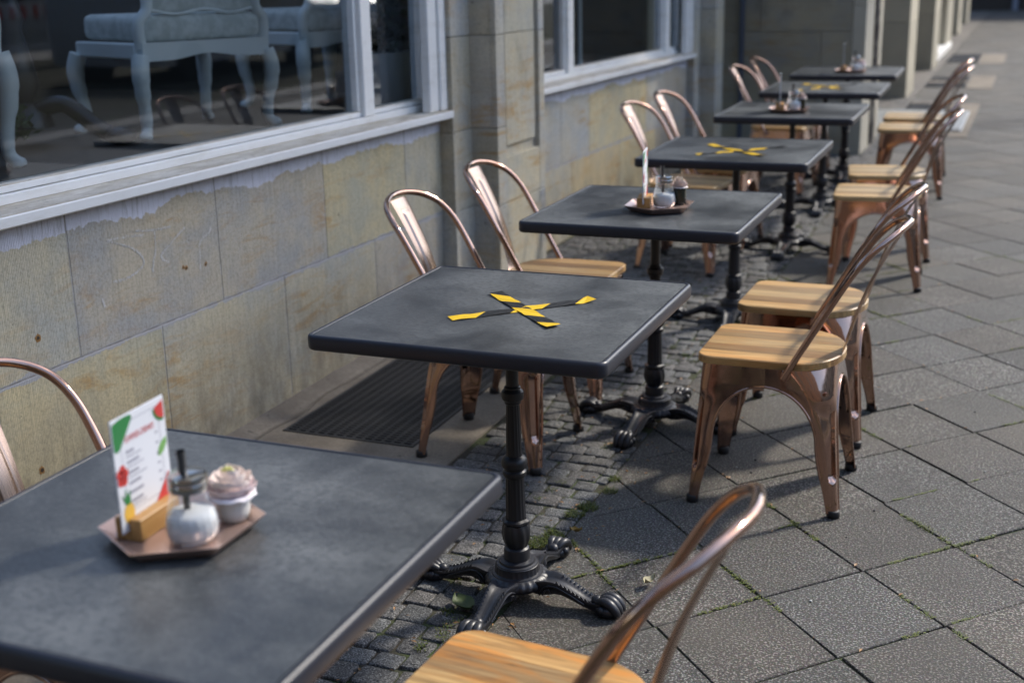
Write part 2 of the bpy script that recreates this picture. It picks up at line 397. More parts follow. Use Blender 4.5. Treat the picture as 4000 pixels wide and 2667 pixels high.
# diagonal concrete pavers, clipped along the cobble edge
HX, HY = .2135, .2243; X0, Y0 = -.303, 3.28
b = MB(); b.sm = False
def clip(poly, k, lim, keep_gt):
    out = []
    for i in range(len(poly)):
        p, q = poly[i], poly[(i+1) % len(poly)]
        ip = (p[k] > lim) == keep_gt; iq = (q[k] > lim) == keep_gt
        if ip: out.append(p)
        if ip != iq:
            t = (lim-p[k])/(q[k]-p[k]); out.append((p[0]+(q[0]-p[0])*t, p[1]+(q[1]-p[1])*t))
    return out
tile_edges = []
EDGE = -1.098
for i in range(-7, 30):
    for j in range(-12, 152):
        if (i+j) % 2: continue
        cx, cy = X0+HX*i, Y0+HY*j
        if cx < EDGE-HX or cx > 3.6: continue
        edge = EDGE if cy < 10.0 else -1.2
        g = .0014 + random.random()*.0016
        gx = g*1.41
        off = ((i-j)//2 % 3-1)*.004
        poly = [(cx+HX-gx, cy), (cx, cy+HY-gx), (cx-HX+gx, cy), (cx, cy-HY+gx)]
        poly = [(x+off+random.uniform(-.0015,.0015), y+off*.6+random.uniform(-.0015,.0015)) for x, y in poly]
        poly = clip(poly, 0, edge, True)
        if len(poly) < 3: continue
        ar = abs(sum(poly[q][0]*poly[(q+1)%len(poly)][1]-poly[(q+1)%len(poly)][0]*poly[q][1] for q in range(len(poly))))/2
        if ar < .006: continue
        if cy < 7: tile_edges += [(poly[q], poly[(q+1) % len(poly)]) for q in range(len(poly))]
        t = random.uniform(.80,1.16); w = random.uniform(-.035, .05)
        b.tint = (t*(1+w), t, t*(1-w), 1)
        dz = random.uniform(-.0022, .0012); tx = random.uniform(-.006,.006); ty = random.uniform(-.006,.006)
        mx = sum(p[0] for p in poly)/len(poly); my = sum(p[1] for p in poly)/len(poly)
        zf = lambda x, y: dz + (x-mx)*tx + (y-my)*ty
        low = [b.v((x, y, -.016)) for x, y in poly]
        mid = [b.v((x, y, zf(x,y)-.0022)) for x, y in poly]
        ins = [(x+(mx-x)*.013, y+(my-y)*.013) for x, y in poly]
        up = [b.v((x, y, zf(x,y))) for x, y in ins]
        n = len(poly)
        for q in range(n):
            b.face([low[q], low[(q+1)%n], mid[(q+1)%n], mid[q]]); b.face([mid[q], mid[(q+1)%n], up[(q+1)%n], up[q]])
        b.face(up)
struct(b.build('pavement', M_tile))
# granite setts
b = MB(); b.sm = True
def sett(cx, cy, w, d):
    t = random.uniform(.72, 1.25); u = random.uniform(-.05,.05); b.tint = (t*(1+u), t, t*(1-u*.6), 1)
    h = random.uniform(-.004, .003); sx, sy = random.uniform(-.05,.05), random.uniform(-.05,.05)
    base = []
    for q in range(16):
        a = 2*math.pi*(q+.5)/16
        ex = math.copysign(abs(math.cos(a))**.22, math.cos(a)); ey = math.copysign(abs(math.sin(a))**.22, math.sin(a))
        base.append((ex*w/2*random.uniform(.93,1.02), ey*d/2*random.uniform(.93,1.02)))
    rings = []
    for s, z in ((1.,-.018),(1.,-.0045),(.972,-.0008),(.88,.0008),(.45,.0012)):
        rings.append([(cx+x*s, cy+y*s, h+z+(x*sx+y*sy)*s+(random.uniform(-.0016,.0016) if s < .98 else 0)) for x, y in base])
    b.loft(rings, True, False, True)
y = 1.0
while y < 14.4:
    d = random.uniform(.060, .080)
    x = -1.622+random.uniform(0,.03) if y < 5.33 else -2.40
    if y > 10.2: x = -2.0
    while x < EDGE-.03:
        w = random.uniform(.060, .105)
        if x+w > EDGE-.002: w = EDGE-.004-x
        if w > .03:
            xc = x+w/2
            sett(xc, y+d/2+.012*math.sin(xc*9+y*2)+random.uniform(-.004,.004), w-random.uniform(.0015,.006), d-random.uniform(.0015,.006))
        x += w
    y += d
struct(b.build('cobblestones', M_cobble))
# concrete strip round the light well along the wall
b = MB()
GX0, GX1, GY0, GY1 = -2.305, -1.80, 3.465, 5.02
b.box(-2.60, GX0, -1, 5.33, -.2, .002); b.box(GX1, -1.632, -1, 5.33, -.2, .001)
b.box(GX0, GX1, -1, GY0, -.2, .0015); b.box(GX0, GX1, GY1, 5.33, -.2, .0015)
# dirt fillet at the foot of the wall
rng = [[(-2.44, yy, .034+.01*mnoise.noise((yy*3,0,0))), (-2.412+.006*mnoise.noise((yy*7,2,0)), yy, .026+.010*mnoise.noise((yy*9,5,0))), (-2.37+.025*mnoise.noise((yy*5,7,0)), yy, .008), (-2.335+.03*mnoise.noise((yy*4,9,0)), yy, .0025), (-2.44, yy, .001)] for yy in [-1+.09*k for k in range(70)]]
b.sm = True; b.loft(rng, False); b.sm = False
struct(b.build('concrete_edging', M_conc))
b = MB(); b.box(4.2, 12.5, -30, 100, -.3, -.11); struct(b.build('road', M_asph))
b = MB(); b.box(3.75, 4.2, -30, 100, -.3, .004, .01); b.box(12.5, 16, -30, 100, -.3, .0, .01); struct(b.build('kerb', mat('kerb_stone', (.33,.32,.30), .8)))
# pale fine paving far along the piers
b = MB(); b.tint = (1.5,1.45,1.4,1); b.box(-2.6, -1.205, 14.5, 36, -.2, .002); b.box(-2.6,-1.205,10.3,14.5,-.2,.001)
struct(b.build('path', M_tile))

def grate(name, x0, x1, y0, y1, label, pitch, cross, m, z=.004, group=None, along='x', bw=.5):
    root = thing(name, label, 'grating', ((x0+x1)/2, (y0+y1)/2, 0), 0, group)
    X, Y = (x1-x0)/2, (y1-y0)/2
    f = MB(); t = .012
    f.box(-X, X, -Y, -Y+t, -.03, z); f.box(-X, X, Y-t, Y, -.03, z); f.box(-X, -X+t, -Y+t, Y-t, -.03, z); f.box(X-t, X, -Y+t, Y-t, -.03, z)
    f.build('frame', m, root)
    f = MB(); n = int((2*Y-2*t)/pitch)
    for k in range(1, n):
        yy = -Y+t+(2*Y-2*t)*k/n; f.box(-X+t, X-t, yy-pitch*bw/2, yy+pitch*bw/2, -.02, z-.001)
    n = int((2*X-2*t)/cross)
    for k in range(1, n):
        xx = -X+t+(2*X-2*t)*k/n; f.box(xx-cross*.16, xx+cross*.16, -Y+t, Y-t, -.024, z-.002)
    f.build('bars', m, root)
    f = MB(); f.box(-X+.001, X-.001, -Y+.001, Y-.001, -.26, -.035); f.build('shaft', M_pit, root)
    return root
grate('light_well_grating', GX0+.003, GX1-.003, GY0+.003, GY1-.003, 'large black slotted grating set in concrete at the foot of the window wall', .0195, .036, M_grate)
gr = 'gratings in the pavement by the far piers'
for (x0, x1, y0, y1, lab) in ((-1.2, -.80, 13.2, 13.95, 'dark pavement grating just behind the back of the farthest pavement side chair'),
                              (-1.2, -.74, 15.75, 16.25, 'nearer half of the paired dark gratings beside the second stone pier'),
                              (-1.2, -.75, 16.5, 17.0, 'farther half of the paired dark gratings beside the second stone pier'),
                              (-1.2, -.77, 19.3, 20.8, 'farthest pavement grating, beside the white stone step')):
    grate('pavement_grating', x0, x1, y0, y1, lab, .075, .05, M_grate, .008, gr, bw=.35)
b = MB()
for (x0, x1, y0, y1) in ((-.799,-.50,11.4,14.0),(-.735,-.45,15.6,17.2),(-.765,-.42,19.2,20.9),(-1.2,-.801,13.955,14.1),(-1.2,-.741,16.255,16.495),(-1.2,-.81,12.9,13.195)):
    b.box(x0, x1, y0, y1, -.05, .004)
struct(b.build('grating_surround', M_conc))
root = thing('ribbed_plate', 'pale ribbed metal plate lying on the pavement behind the farthest pair of chairs', 'metal plate', (-1.03, 12.45, .006))
b = MB(); b.box(-.47, .47, -.72, .72, .0, .012); b.build('plate', M_galv, root)
b = MB()
for k in range(24): b.box(-.46, .46, -.70+k*.06, -.675+k*.06, .0125, .022)
b.build('ribs', M_galv, root)

# ------------------------------------------------------------------ shop building (its horizontals fall 0.87 degrees against the sloping pavement)
TH = .015148
shop = thing('shop_building', 'sandstone shop front with white framed windows along the tables', 'building'); shop.rotation_euler.x = -TH
def tnt(a=.86, c=1.12, w=.06):
    t = random.uniform(a, c); k = random.uniform(-w, w); return (t*(1+k*.4), t, t*(1-k), 1)
def blocks(b, x, ys, zs, depth=.10, g=.0017, bev=.0018, tints=None):
    for i in range(len(ys)-1):
        b.tint = tints[i % len(tints)] if tints else tnt()
        b.box(x-depth, x, ys[i]+g, ys[i+1]-g, zs[0]+g, zs[1]-g, bev)
warm = (1.10,1.02,.78,1); cool = (.92,.95,1.0,1); mid = (1.03,1.0,.90,1); grey = (.93,.90,.88,1); och = (1.08,.95,.70,1)
def wallrun(name, y0, y1, up, lo, tu, tl):
    b = MB()
    blocks(b, -2.42, up, (.535, .953), tints=tu); blocks(b, -2.42, lo, (-.02, .535), tints=tl)
    b.tint = mid; b.box(-2.52, -2.42, y0, y1, -.4, -.021)
    b.mi = 1; b.box(-2.53, -2.4213, y0+.001, y1-.001, -.4, .952)
    return b.build(name, [M_wall, M_mortar], shop)
wallrun('plinth_wall', -1.2, 5.063, [-1.2,-.05,.63,1.31,1.985,2.665,3.358,4.04,4.71,5.063], [-1.2,-.4,.28,.97,1.65,2.34,3.03,3.73,4.412,5.063],
        [grey,mid,cool,grey,mid,grey,grey,warm,mid,mid], [mid,grey,warm,mid,mid,warm,mid,mid,grey,cool])
wallrun('plinth_wall', 6.07, 9.397, [6.07,6.63,7.116,7.722,8.317,8.79,9.397], [6.07,6.8,7.725,8.55,9.397], [cool,cool,warm,warm,cool,grey], [mid,och,warm,grey])
def window(y0, y1, mull, stile0):
    fr = MB()
    fr.box(-2.535, -2.463, y0, y1, .9912, 1.018, .002)                  # bottom rail
    fr.box(-2.535, -2.4635, y0, y1, 3.32, 3.40, .002)
    for a, c in mull: fr.box(-2.54, -2.458, a, c, 1.0185, 3.3195, .004)
    fr.box(-2.425, -2.385, stile0, stile0+.085, .9915, 3.40, .004); fr.box(-2.425, -2.375, stile0+.089, y1, .9915, 3.40, .005)
    f = fr.build('window', M_white, shop)
    bd = MB(); ed = [y0]+[q for m in mull for q in m]+[y1-.02]
    for a, c in zip(ed[::2], ed[1::2]):
        bd.mi = 0; bd.box(-2.53, -2.475, a+.0015, c-.0015, 1.0205, 1.0385, .002)
        bd.mi = 1; bd.box(-2.528, -2.4765, a+.003, c-.003, 1.0386, 1.0410)
        bd.mi = 0
        bd.box(-2.53, -2.478, a+.0016, a+.022, 1.042, 3.3, .002); bd.box(-2.53, -2.478, c-.022, c-.0016, 1.042, 3.3, .002)
    bd.build('glazing_bead', [M_white, M_silltop], f)
    for a, c in zip(ed[::2], ed[1::2]):
        p = MB(); p.face([p.v(q) for q in ((-2.505,a+.01,1.035),(-2.505,c-.01,1.035),(-2.505,c-.01,3.31),(-2.505,a+.01,3.31))]); p.build('pane', M_glass, f)
    s = MB(); s.sm = False
    s.box(-2.53, -2.345, y0, y1-.002, .9565, .9885, .004); s.mi = 1; s.box(-2.53, -2.3475, y0+.002, y1-.004, .9886, .9906)
    s.build('sill', [M_white, M_silltop], f)
window(-1.2, 5.061, [(.9,.99),(4.458,4.542)], 4.905)
window(6.07, 9.395, [(6.87,6.965),(8.93,9.04)], 9.235)
# pilasters
ZS = [-.4, .535, .89, 1.30, 1.72, 2.15, 2.6, 3.1, 3.7]
def pil(b, x, y0, y1, depth, zs=ZS, x1=None):
    for i in range(len(zs)-1):
        b.tint = tnt(.92, 1.05, .08); b.box(x-depth, x, y0, y1, zs[i]+.0015, zs[i+1]-.0015, .002)
def pilaster(yA, yB, yC, yD, xs, xf, panel):
    b = MB()
    pil(b, xs, yA, yB-.001, .19)
    if yD: pil(b, xs, yC+.001, yD, .19)
    if panel:
        core = xf-.028
        pil(b, core, yB, yC, .28); pil(b, xf, yB, yB+.10, .0275)
        pil(b, xf, yC-.07, yC, .0275)
        b.tint = mid; b.box(core+.0005, xf-.001, yB+.1005, yC-.0705, -.4, .533, .002); b.box(core+.0005, xf-.001, yB+.1005, yC-.0705, .537, .745, .002)
        b.tint = (1.06,1.02,.92,1); b.box(core+.0005, xf-.010, yB+.128, yC-.105, .795, 1.299, .003); b.tint = (1.0,1.,.96,1); b.box(core+.0005, xf-.010, yB+.128, yC-.105, 1.302, 3.6, .003)
    else: pil(b, xf, yB, yC, .30)
    return b.build('pilaster', M_stone, shop)
pilaster(5.063, 5.268, 5.869, 6.07, -2.355, -2.229, True)
pilaster(9.397, 9.578, 9.825, None, -2.363, -2.246, False)
b = MB()
for k in range(9):
    b.tint = tnt(); b.box(-2.75, -2.43, -1.2+k*1.2, -1.2+k*1.2+1.198, 3.405, 3.7, .003)
b.tint = mid; b.box(-2.75, -2.25, -1.2, 9.82, 3.702, 7.5)
b.build('upper_wall', M_stone, shop)
M_chalkline = mat('chalk', (.66,.63,.58), .9)
pw = [o for o in shop.children if o.name.startswith('plinth_wall')][0]
b = MB(); rn = random.Random(9)
for st in ([(2.825,.838),(2.899,.833),(2.981,.825)],[(2.955,.842),(3.025,.831),(3.114,.825)],[(3.037,.823),(3.034,.767),(3.02,.738),(3.012,.707)],[(3.184,.808),(3.127,.783),(3.064,.753),(3.061,.737),(3.091,.719)],[(3.319,.787),(3.31,.772),(3.257,.748),(3.251,.707),(3.247,.66)],[(2.825,.836),(2.923,.797),(2.966,.765),(2.97,.736),(2.909,.714),(2.833,.715)],[(2.776,.678),(2.783,.655),(2.78,.669)]):
    P = catmull([(0,y,z) for y, z in st], 60)
    for p in P:
        for _ in range(2):
            if rn.random() < .42: continue
            y, z = p.y+rn.gauss(0,.0016), p.z+rn.gauss(0,.0016); w_, h_ = rn.uniform(.0006,.0014), rn.uniform(.001,.0036); xx = -2.4195+rn.random()*.0009
            if rn.random() < .35: continue
            b.face([b.v((xx,y-w_,z-h_)), b.v((xx,y+w_,z-h_)), b.v((xx,y+w_,z+h_)), b.v((xx,y-w_,z+h_))])
b.build('chalk_scribble', M_chalkline, pw)
for (y, z, r0) in ((2.51,.633,.011),(3.175,.682,.008),(3.277,.673,.008),(3.16,.688,.006),(2.463,.272,.012)):
    b = MB()
    ring = lambda sc, xx: [b.v((xx, y+r0*sc*(1+.3*rn.uniform(-1,1))*math.cos(k*.5236), z+r0*sc*(1+.3*rn.uniform(-1,1))*math.sin(k*.5236))) for k in range(12)]
    b.tint = (.30,.15,.04,1); o_, i_ = ring(1., -2.4193), ring(.5, -2.4188)
    for k in range(12): b.face([o_[k], o_[(k+1)%12], i_[(k+1)%12], i_[k]])
    b.tint = (.04,.025,.015,1); b.face(i_); b.build('rust_spot', M_leaf, pw)
# room behind the glass
b = MB(); b.box(-5.5, -2.531, -1.2, 9.39, .90, .98); b.build('display_floor', M_floor, shop)
b = MB(); b.box(-5.6, -5.5, -1.2, 9.4, .9, 3.75); b.box(-5.5, -2.76, -1.3, -1.2, .9, 3.75); b.box(-5.5, -2.76, 9.39, 9.5, .9, 3.75)
b.box(-5.5, -2.7, 5.88, 6.05, .98, 3.5); b.build('interior_wall', M_dark, shop)

# ------------------------------------------------------------------ arcade building at the end of the row
arc = thing('arcade_building', 'stone building with projecting pale edged piers at the end of the tables', 'building'); arc.rotation_euler.x = -TH
def pier(y0, y1, x, z1=7.2, xb=-3.2, label=None):
    b = MB(); zz = [-.35, .42+random.uniform(-.05,.05), 1.02, 1.62, 2.3, 3.0, z1]
    for i in range(len(zz)-1):
        t = random.uniform(.85,1.08) if i else .8
        b.tint = (t, t*.99, t*.96, 1); b.box(xb, x, y0, y1, zz[i]+.001, zz[i+1]-.001, .004)
    return b
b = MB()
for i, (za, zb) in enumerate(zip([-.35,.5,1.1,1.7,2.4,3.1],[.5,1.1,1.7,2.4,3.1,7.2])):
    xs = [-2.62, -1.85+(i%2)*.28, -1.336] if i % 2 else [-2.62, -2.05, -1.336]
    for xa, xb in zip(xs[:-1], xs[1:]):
        t = random.uniform(.50,.66); b.tint = (t,t*.97,t*.88,1); b.box(xa+.002, xb-.002, 10.25, 11.4, za+.002, zb-.002, .003)  # stone tinted dark, the shade on this face is in the colour
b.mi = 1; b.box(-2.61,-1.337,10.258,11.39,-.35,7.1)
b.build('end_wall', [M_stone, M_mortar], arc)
b = MB(); zz = [-.35,.45,1.3,2.2,3.2,7.2]
for za, zb in zip(zz[:-1], zz[1:]):
    t = random.uniform(.95,1.1); b.tint = (t,t,t,1)
    b.box(-1.335,-1.235,10.252,10.76,za+.001,zb-.001,.004); b.box(-1.335,-1.24,11.10,11.42,za+.001,zb-.001,.004); b.box(-1.335,-1.31,10.7605,11.0995,za+.001,zb-.001)
b.build('pier', M_cream, arc)
b = MB(); b.tube([(-1.265,10.93,-.2),(-1.265,10.93,7)], .06, 14); 
for z in (.75, 1.9, 3.0): b.tube([(-1.265,10.93,z),(-1.265,10.93,z+.06)], .075, 14)
b.build('drainpipe', M_pipe, arc, 40)
b = MB(); b.tube([(-2.19,10.215,-.2),(-2.19,10.215,7)], .022, 10); b.build('downpipe', mat('blue_grey_pipe', (.05,.06,.085), .5), arc, 40)
for (y0, y1, x) in ((14.45, 15.33, -1.285), (18.0, 18.95, -1.29), (21.55, 22.9, -1.36), (25.6, 26.6, -1.42), (29.6, 30.6, -1.47)):
    pier(y0, y1, x).build('pier', M_cream, arc)
b = MB(); b.tint = (.7,.7,.7,1); b.box(-3.4,-3.201,11.41,33,-.35,7.2); b.box(-3.2,-1.5,11.45,33,3.4,7.2); b.build('back_wall', M_cream, arc)
b = MB(); b.box(-3.2, -1.33, 18.96, 22.6, -.3, .42, .01); b.build('doorstep', M_white, arc)
# far gate
g = thing('courtyard_gate', 'dark brown gate of two leaves closing the far end of the pavement', 'gate', (-.6, 36.2, 0)); g.rotation_euler.x = -TH
for x0, x1 in ((-1.42, -.14), (.08, 2.6)):
    b = MB()
    for k in range(int((x1-x0)/.14)+1): b.box(x0+k*.14, min(x0+k*.14+.136, x1), -.03, .03, -.55, 3.0, .004)
    b.build('gate_leaf', M_gatewood, g)
b = MB(); b.box(-.10, .04, -.09, .05, -.55, 3.1, .01); b.build('post', M_post, g)
b = MB(); b.box(-4, -1.46, -.2, .2, -.55, 6, .01); b.box(-4, 6, .06, .4, -.55, 6); b.tint = (.8,.8,.8,1); b.build('gate_wall', M_gatewood, g)

# ------------------------------------------------------------------ trees added across the pavement (outside the picture; their crowns keep the sun off the shop front)
def tree_(x, y, crowns, n, lab, seed):
    rn = random.Random(seed)
    root = thing('shade_tree', lab, 'tree', (x, y, 0), 0, 'trees added to shade the shop front')
    b = MB(); b.sm = True
    b.tube(catmull([(0,0,-.1),(.03,.02,2.5),(-.05,.05,5.5),(.0,.0,9.5)], 6), [.15-.0045*k for k in range(19)], 12)
    for (cy, zc, rx, ry, rz) in crowns:
        for k in range(7):
            a = rn.uniform(0, 6.28); d = rn.uniform(.4,.85); z0 = rn.uniform(7.2, 9.4)
            b.tube(catmull([(0,0,z0),(0,cy*.5,z0+1.4),(rx*.3*math.cos(a), cy+ry*.3*math.sin(a), zc-rz*.2),(rx*d*math.cos(a), cy+ry*d*math.sin(a), zc+rz*rn.uniform(-.3,.5))], 4), [.06-.004*q for q in range(13)], 7)
    b.build('trunk', mat('bark', (.10,.08,.06), .9), root, 60)
    b = MB()
    for (cy, zc, rx, ry, rz) in crowns:
        cl = [(rn.gauss(0,.42)*rx, rn.gauss(0,.42)*ry, rn.gauss(0,.38)*rz) for _ in range(26)]
        for q in range(n):
            c = cl[q % 26]; p = Vector((c[0]+rn.gauss(0,.26)*rx, c[1]+rn.gauss(0,.26)*ry, c[2]+rn.gauss(0,.26)*rz))
            if math.sqrt((p.x/rx)**2+(p.y/ry)**2+(p.z/rz)**2) > 1: continue
            p += Vector((0, cy, zc))
            u = Vector((rn.uniform(-1,1),rn.uniform(-1,1),rn.uniform(-1,.4))).normalized(); w_ = u.cross(Vector((rn.uniform(-1,1),rn.uniform(-1,1),rn.uniform(-1,1)))).normalized()
            L = rn.uniform(.14,.24); k = rn.uniform(.7,1.35); b.tint = (.055*k,.10*k,.022*k,1)
            b.face([b.v(p), b.v(p+u*L*.45+w_*L*.34), b.v(p+u*L), b.v(p+u*L*.45-w_*L*.34)])
    b.build('crown', M_leaf, root)
tree_(4.05, 6.3, [(2.9,11.55,1.8,1.8,1.75),(5.5,11.6,1.8,1.8,1.75)], 14000, 'nearer leafy tree added out of view to keep sun off the shop front', 20)
tree_(4.05, 18.2, [(-4.0,11.55,1.8,1.9,1.75),(-1.7,11.8,1.8,1.8,1.75)], 14000, 'farther leafy tree added out of view to keep sun off the shop front', 23)

# ------------------------------------------------------------------ tables
def table_proto():
    root = thing('cafe_table', '', 'table')
    W = .70; T = .036; H = .75
    b = MB(); b.sm = True
    def ring(ins, z): return [(x, y, z) for x, y in rrect(W-2*ins, W-2*ins, .024-min(ins,.012), 6)]
    b.loft([ring(.013,H-.0045), ring(.011,H-.0012), ring(.009,H-.0002), ring(.0065,H), ring(.0035,H-.0012), ring(.0012,H-.0042), ring(0,H-.009), ring(0,H-T+.008), ring(.002,H-T+.003), ring(.007,H-T), ring(.03,H-T)], True)
    top = MB(); top.sm = False
    top.prism(rrect(W-.0258, W-.0258, .012, 6), H-T+.001, H-.0014)
    tp = top.build('tabletop', M_top, root)
    b.build('edge_band', M_edge, tp, 40)
    # column
    def flute(n, d, z0, z1): return lambda a, z: 1-(d*(.5+.5*math.cos(n*a)) if z0 < z < z1 else 0)
    c = MB(); c.sm = True
    c.lathe([(.016,.712),(.0155,.56),(.016,.553)], 24, cap1=False)
    c.lathe([(.017,.556),(.020,.553),(.020,.549),(.0265,.542),(.0275,.533),(.0265,.524),(.020,.517),(.020,.512),(.017,.510)], 28, cap0=False, cap1=False)
    c.lathe([(.0165,.512),(.0168,.505),(.0195,.40),(.0200,.378),(.020,.374)], 60, mod=flute(14,.10,.38,.508), cap0=False, cap1=False)
    c.lathe([(.020,.378),(.026,.374),(.0315,.366),(.0325,.358),(.031,.350),(.0245,.344),(.0245,.341),(.0285,.337),(.0295,.331),(.028,.325),(.024,.321),(.0225,.319)], 32, cap0=False, cap1=False)
    c.lathe([(.0228,.321),(.0232,.314),(.0255,.215),(.0258,.205)], 60, mod=flute(14,.09,.212,.317), cap0=False, cap1=False)
    c.lathe([(.026,.212),(.0335,.208),(.0345,.203),(.030,.197),(.028,.195)], 40, mod=lambda a, z: 1+.05*math.cos(6*a), cap0=False, cap1=False)
    c.lathe([(.029,.200),(.0335,.190),(.0355,.172),(.0335,.155),(.028,.141),(.0245,.134)], 72, mod=lambda a, z: 1+.035*math.cos(9*a+(z-.17)*40)-.02*abs(math.sin(4.5*a)), cap0=False, cap1=False)
    c.lathe([(.0245,.136),(.031,.132),(.0325,.126),(.0325,.104),(.033,.100)], 32, cap0=False, cap1=False)
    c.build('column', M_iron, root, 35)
    h = MB(); h.sm = True
    h.lathe([(.030,.104),(.044,.101),(.0455,.098),(.0455,.0955),(.052,.0935),(.053,.091)], 40, cap0=True, cap1=False)
    h.lathe([(.053,.0915),(.0545,.090),(.0565,.072),(.0565,.070)], 96, mod=lambda a, z: 1-(.045*(.5+.5*math.cos(26*a)) if .071 < z < .0895 else 0), cap0=False, cap1=False)
    h.lathe([(.0565,.0705),(.063,.069),(.0645,.066)], 40, cap0=False, cap1=False)
    h.lathe([(.0645,.0665),(.074,.063),(.080,.055),(.082,.048),(.079,.042)], 120, mod=lambda a, z: 1+(.022*math.cos(26*a) if z < .064 else 0), cap0=False, cap1=False)
    h.lathe([(.079,.044),(.070,.035),(.055,.030),(.02,.030)], 40, cap0=False, cap1=True)
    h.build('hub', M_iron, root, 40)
    for q in range(4):
        a = q*math.pi/2; ca, sa = math.cos(a), math.sin(a)
        tf = lambda r, s, z: (r*ca-s*sa, r*sa+s*ca, z)
        l = MB(); l.sm = True
        st = [(.045,.060,.030,.034),(.070,.066,.026,.036),(.092,.070,.028,.034),(.112,.068,.033,.029),(.135,.060,.032,.026),(.160,.048,.024,.024),(.185,.036,.014,.022),(.208,.030,.008,.022),(.232,.032,.004,.024)]
        sm = catmull([(r, zt, zb) for r, zt, zb, w in st], 5); ws = catmull([(w,0,0) for *_, w in st], 5)
        rings = []
        for (r, zt, zb), (w, _, _) in zip(sm, ws):
            d = zt-zb
            rings.append([tf(r, s*w, zb+d*k) for s, k in ((-.55,0),(-.85,.12),(-.78,.5),(-.98,.82),(-.92,1.0),(-.70,1.0),(-.45,.80),(0,.72),(.45,.80),(.70,1.0),(.92,1.0),(.98,.82),(.78,.5),(.85,.12),(.55,0),(0,-.02))])
        l.loft(rings, True, True, True)
        for s in (-1, 1):       # saw edged ribs
            for k in range(9):
                r = .118+k*.0105; i = min(range(len(sm)), key=lambda j: abs(sm[j][0]-r)); w = ws[i][0]; zt = sm[i][1]
                p = [tf(r+.007, s*w*.93, zt-.002), tf(r-.0005, s*w*.82, zt+.0055), tf(r-.003, s*w*.93, zt-.002), tf(r+.002, s*w*.62, zt-.001)]
                vs = [l.v(x) for x in p]
                for tri in ((0,1,2),(1,3,2),(0,3,1)): l.face([vs[t] for t in tri])
            l.tube([tf(.075, s*.031, .030), tf(.085, s*.0335, .052), tf(.10, s*.0315, .060), tf(.118, s*.028, .058), tf(.15, s*.0245, .044), tf(.19, s*.0225, .024)], .0024, 6)
            l.tube([tf(.085, s*.0355, .034), tf(.092, s*.0345, .048), tf(.10, s*.033, .050), tf(.104, s*.032, .040)], .0022, 6)
        lo = l.build('leg', M_iron, root, 50)
        f = MB(); f.sm = True
        rg = []
        for sc, z in ((.80,.0),(.98,.004),(1.,.014),(.93,.022),(.7,.026)):
            rg.append([tf(.244+.034*sc*math.cos(t), .031*sc*math.sin(t), z) for t in [2*math.pi*k/20 for k in range(20)]])
        f.loft(rg, True, True, True)
        for sg in (-1, 0, 1):
            f.tube(catmull([tf(.222,sg*.010,.030),tf(.240,sg*.0155,.0385),tf(.258,sg*.0185,.034),tf(.272,sg*.0185,.018),tf(.276,sg*.017,.006)],4), [.007+.0052*math.sin(math.pi*(k+2)/19) for k in range(17)], 10)
        f.ball(tf(.216,0,.030), .015,.015,.014); f.ball(tf(.236,-.025,.018), .010,.010,.011); f.ball(tf(.236,.025,.018), .010,.010,.011)
        f.build('claw_foot', M_iron, lo, 60)
    p = MB(); p.box(-.11,.11,-.02,.02,.706,.7135,.002); p.box(-.0195,.0195,-.11,.11,.7035,.711,.002); p.build('bracket', M_iron, root)
    return root
TABLES = [('A',-1.077,1.365,-.19,'nearest dark grey table at bottom left with drinks menu and pink flower'),
 ('B',-1.098,2.644,-.30,'dark grey square table in the middle with the sharpest taped black and yellow cross'),
 ('C',-1.114,3.948,-.33,'dark grey table holding the second tray from the front, with a dark flower cup'),
 ('D',-1.137,5.275,.07,'dark grey square table with a taped cross, between the second and third tray tables'),
 ('E',-1.157,6.721,.28,'dark grey square table with a tray, third tray from the front'),
 ('F',-1.173,7.931,.85,'dark grey square table with the farthest, most foreshortened taped cross'),
 ('G',-1.199,9.086,1.05,'farthest dark grey square table, last of the row, with a tray')]
proto = table_proto()
for i, (k, x, y, rz, lab) in enumerate(TABLES):
    o = proto if i == 0 else dup(proto)
    o.location = (x, y, 0); o.rotation_euler.z = R(rz); tag(o, lab, 'table', 'square cafe tables in a row')
    for ch in o.children:   # cast feet turned a little, each table by its own angle
        if ch.name.startswith(('leg', 'hub')): ch.rotation_euler.z = R([-4,-4,-7,5,-3,2,6][i])

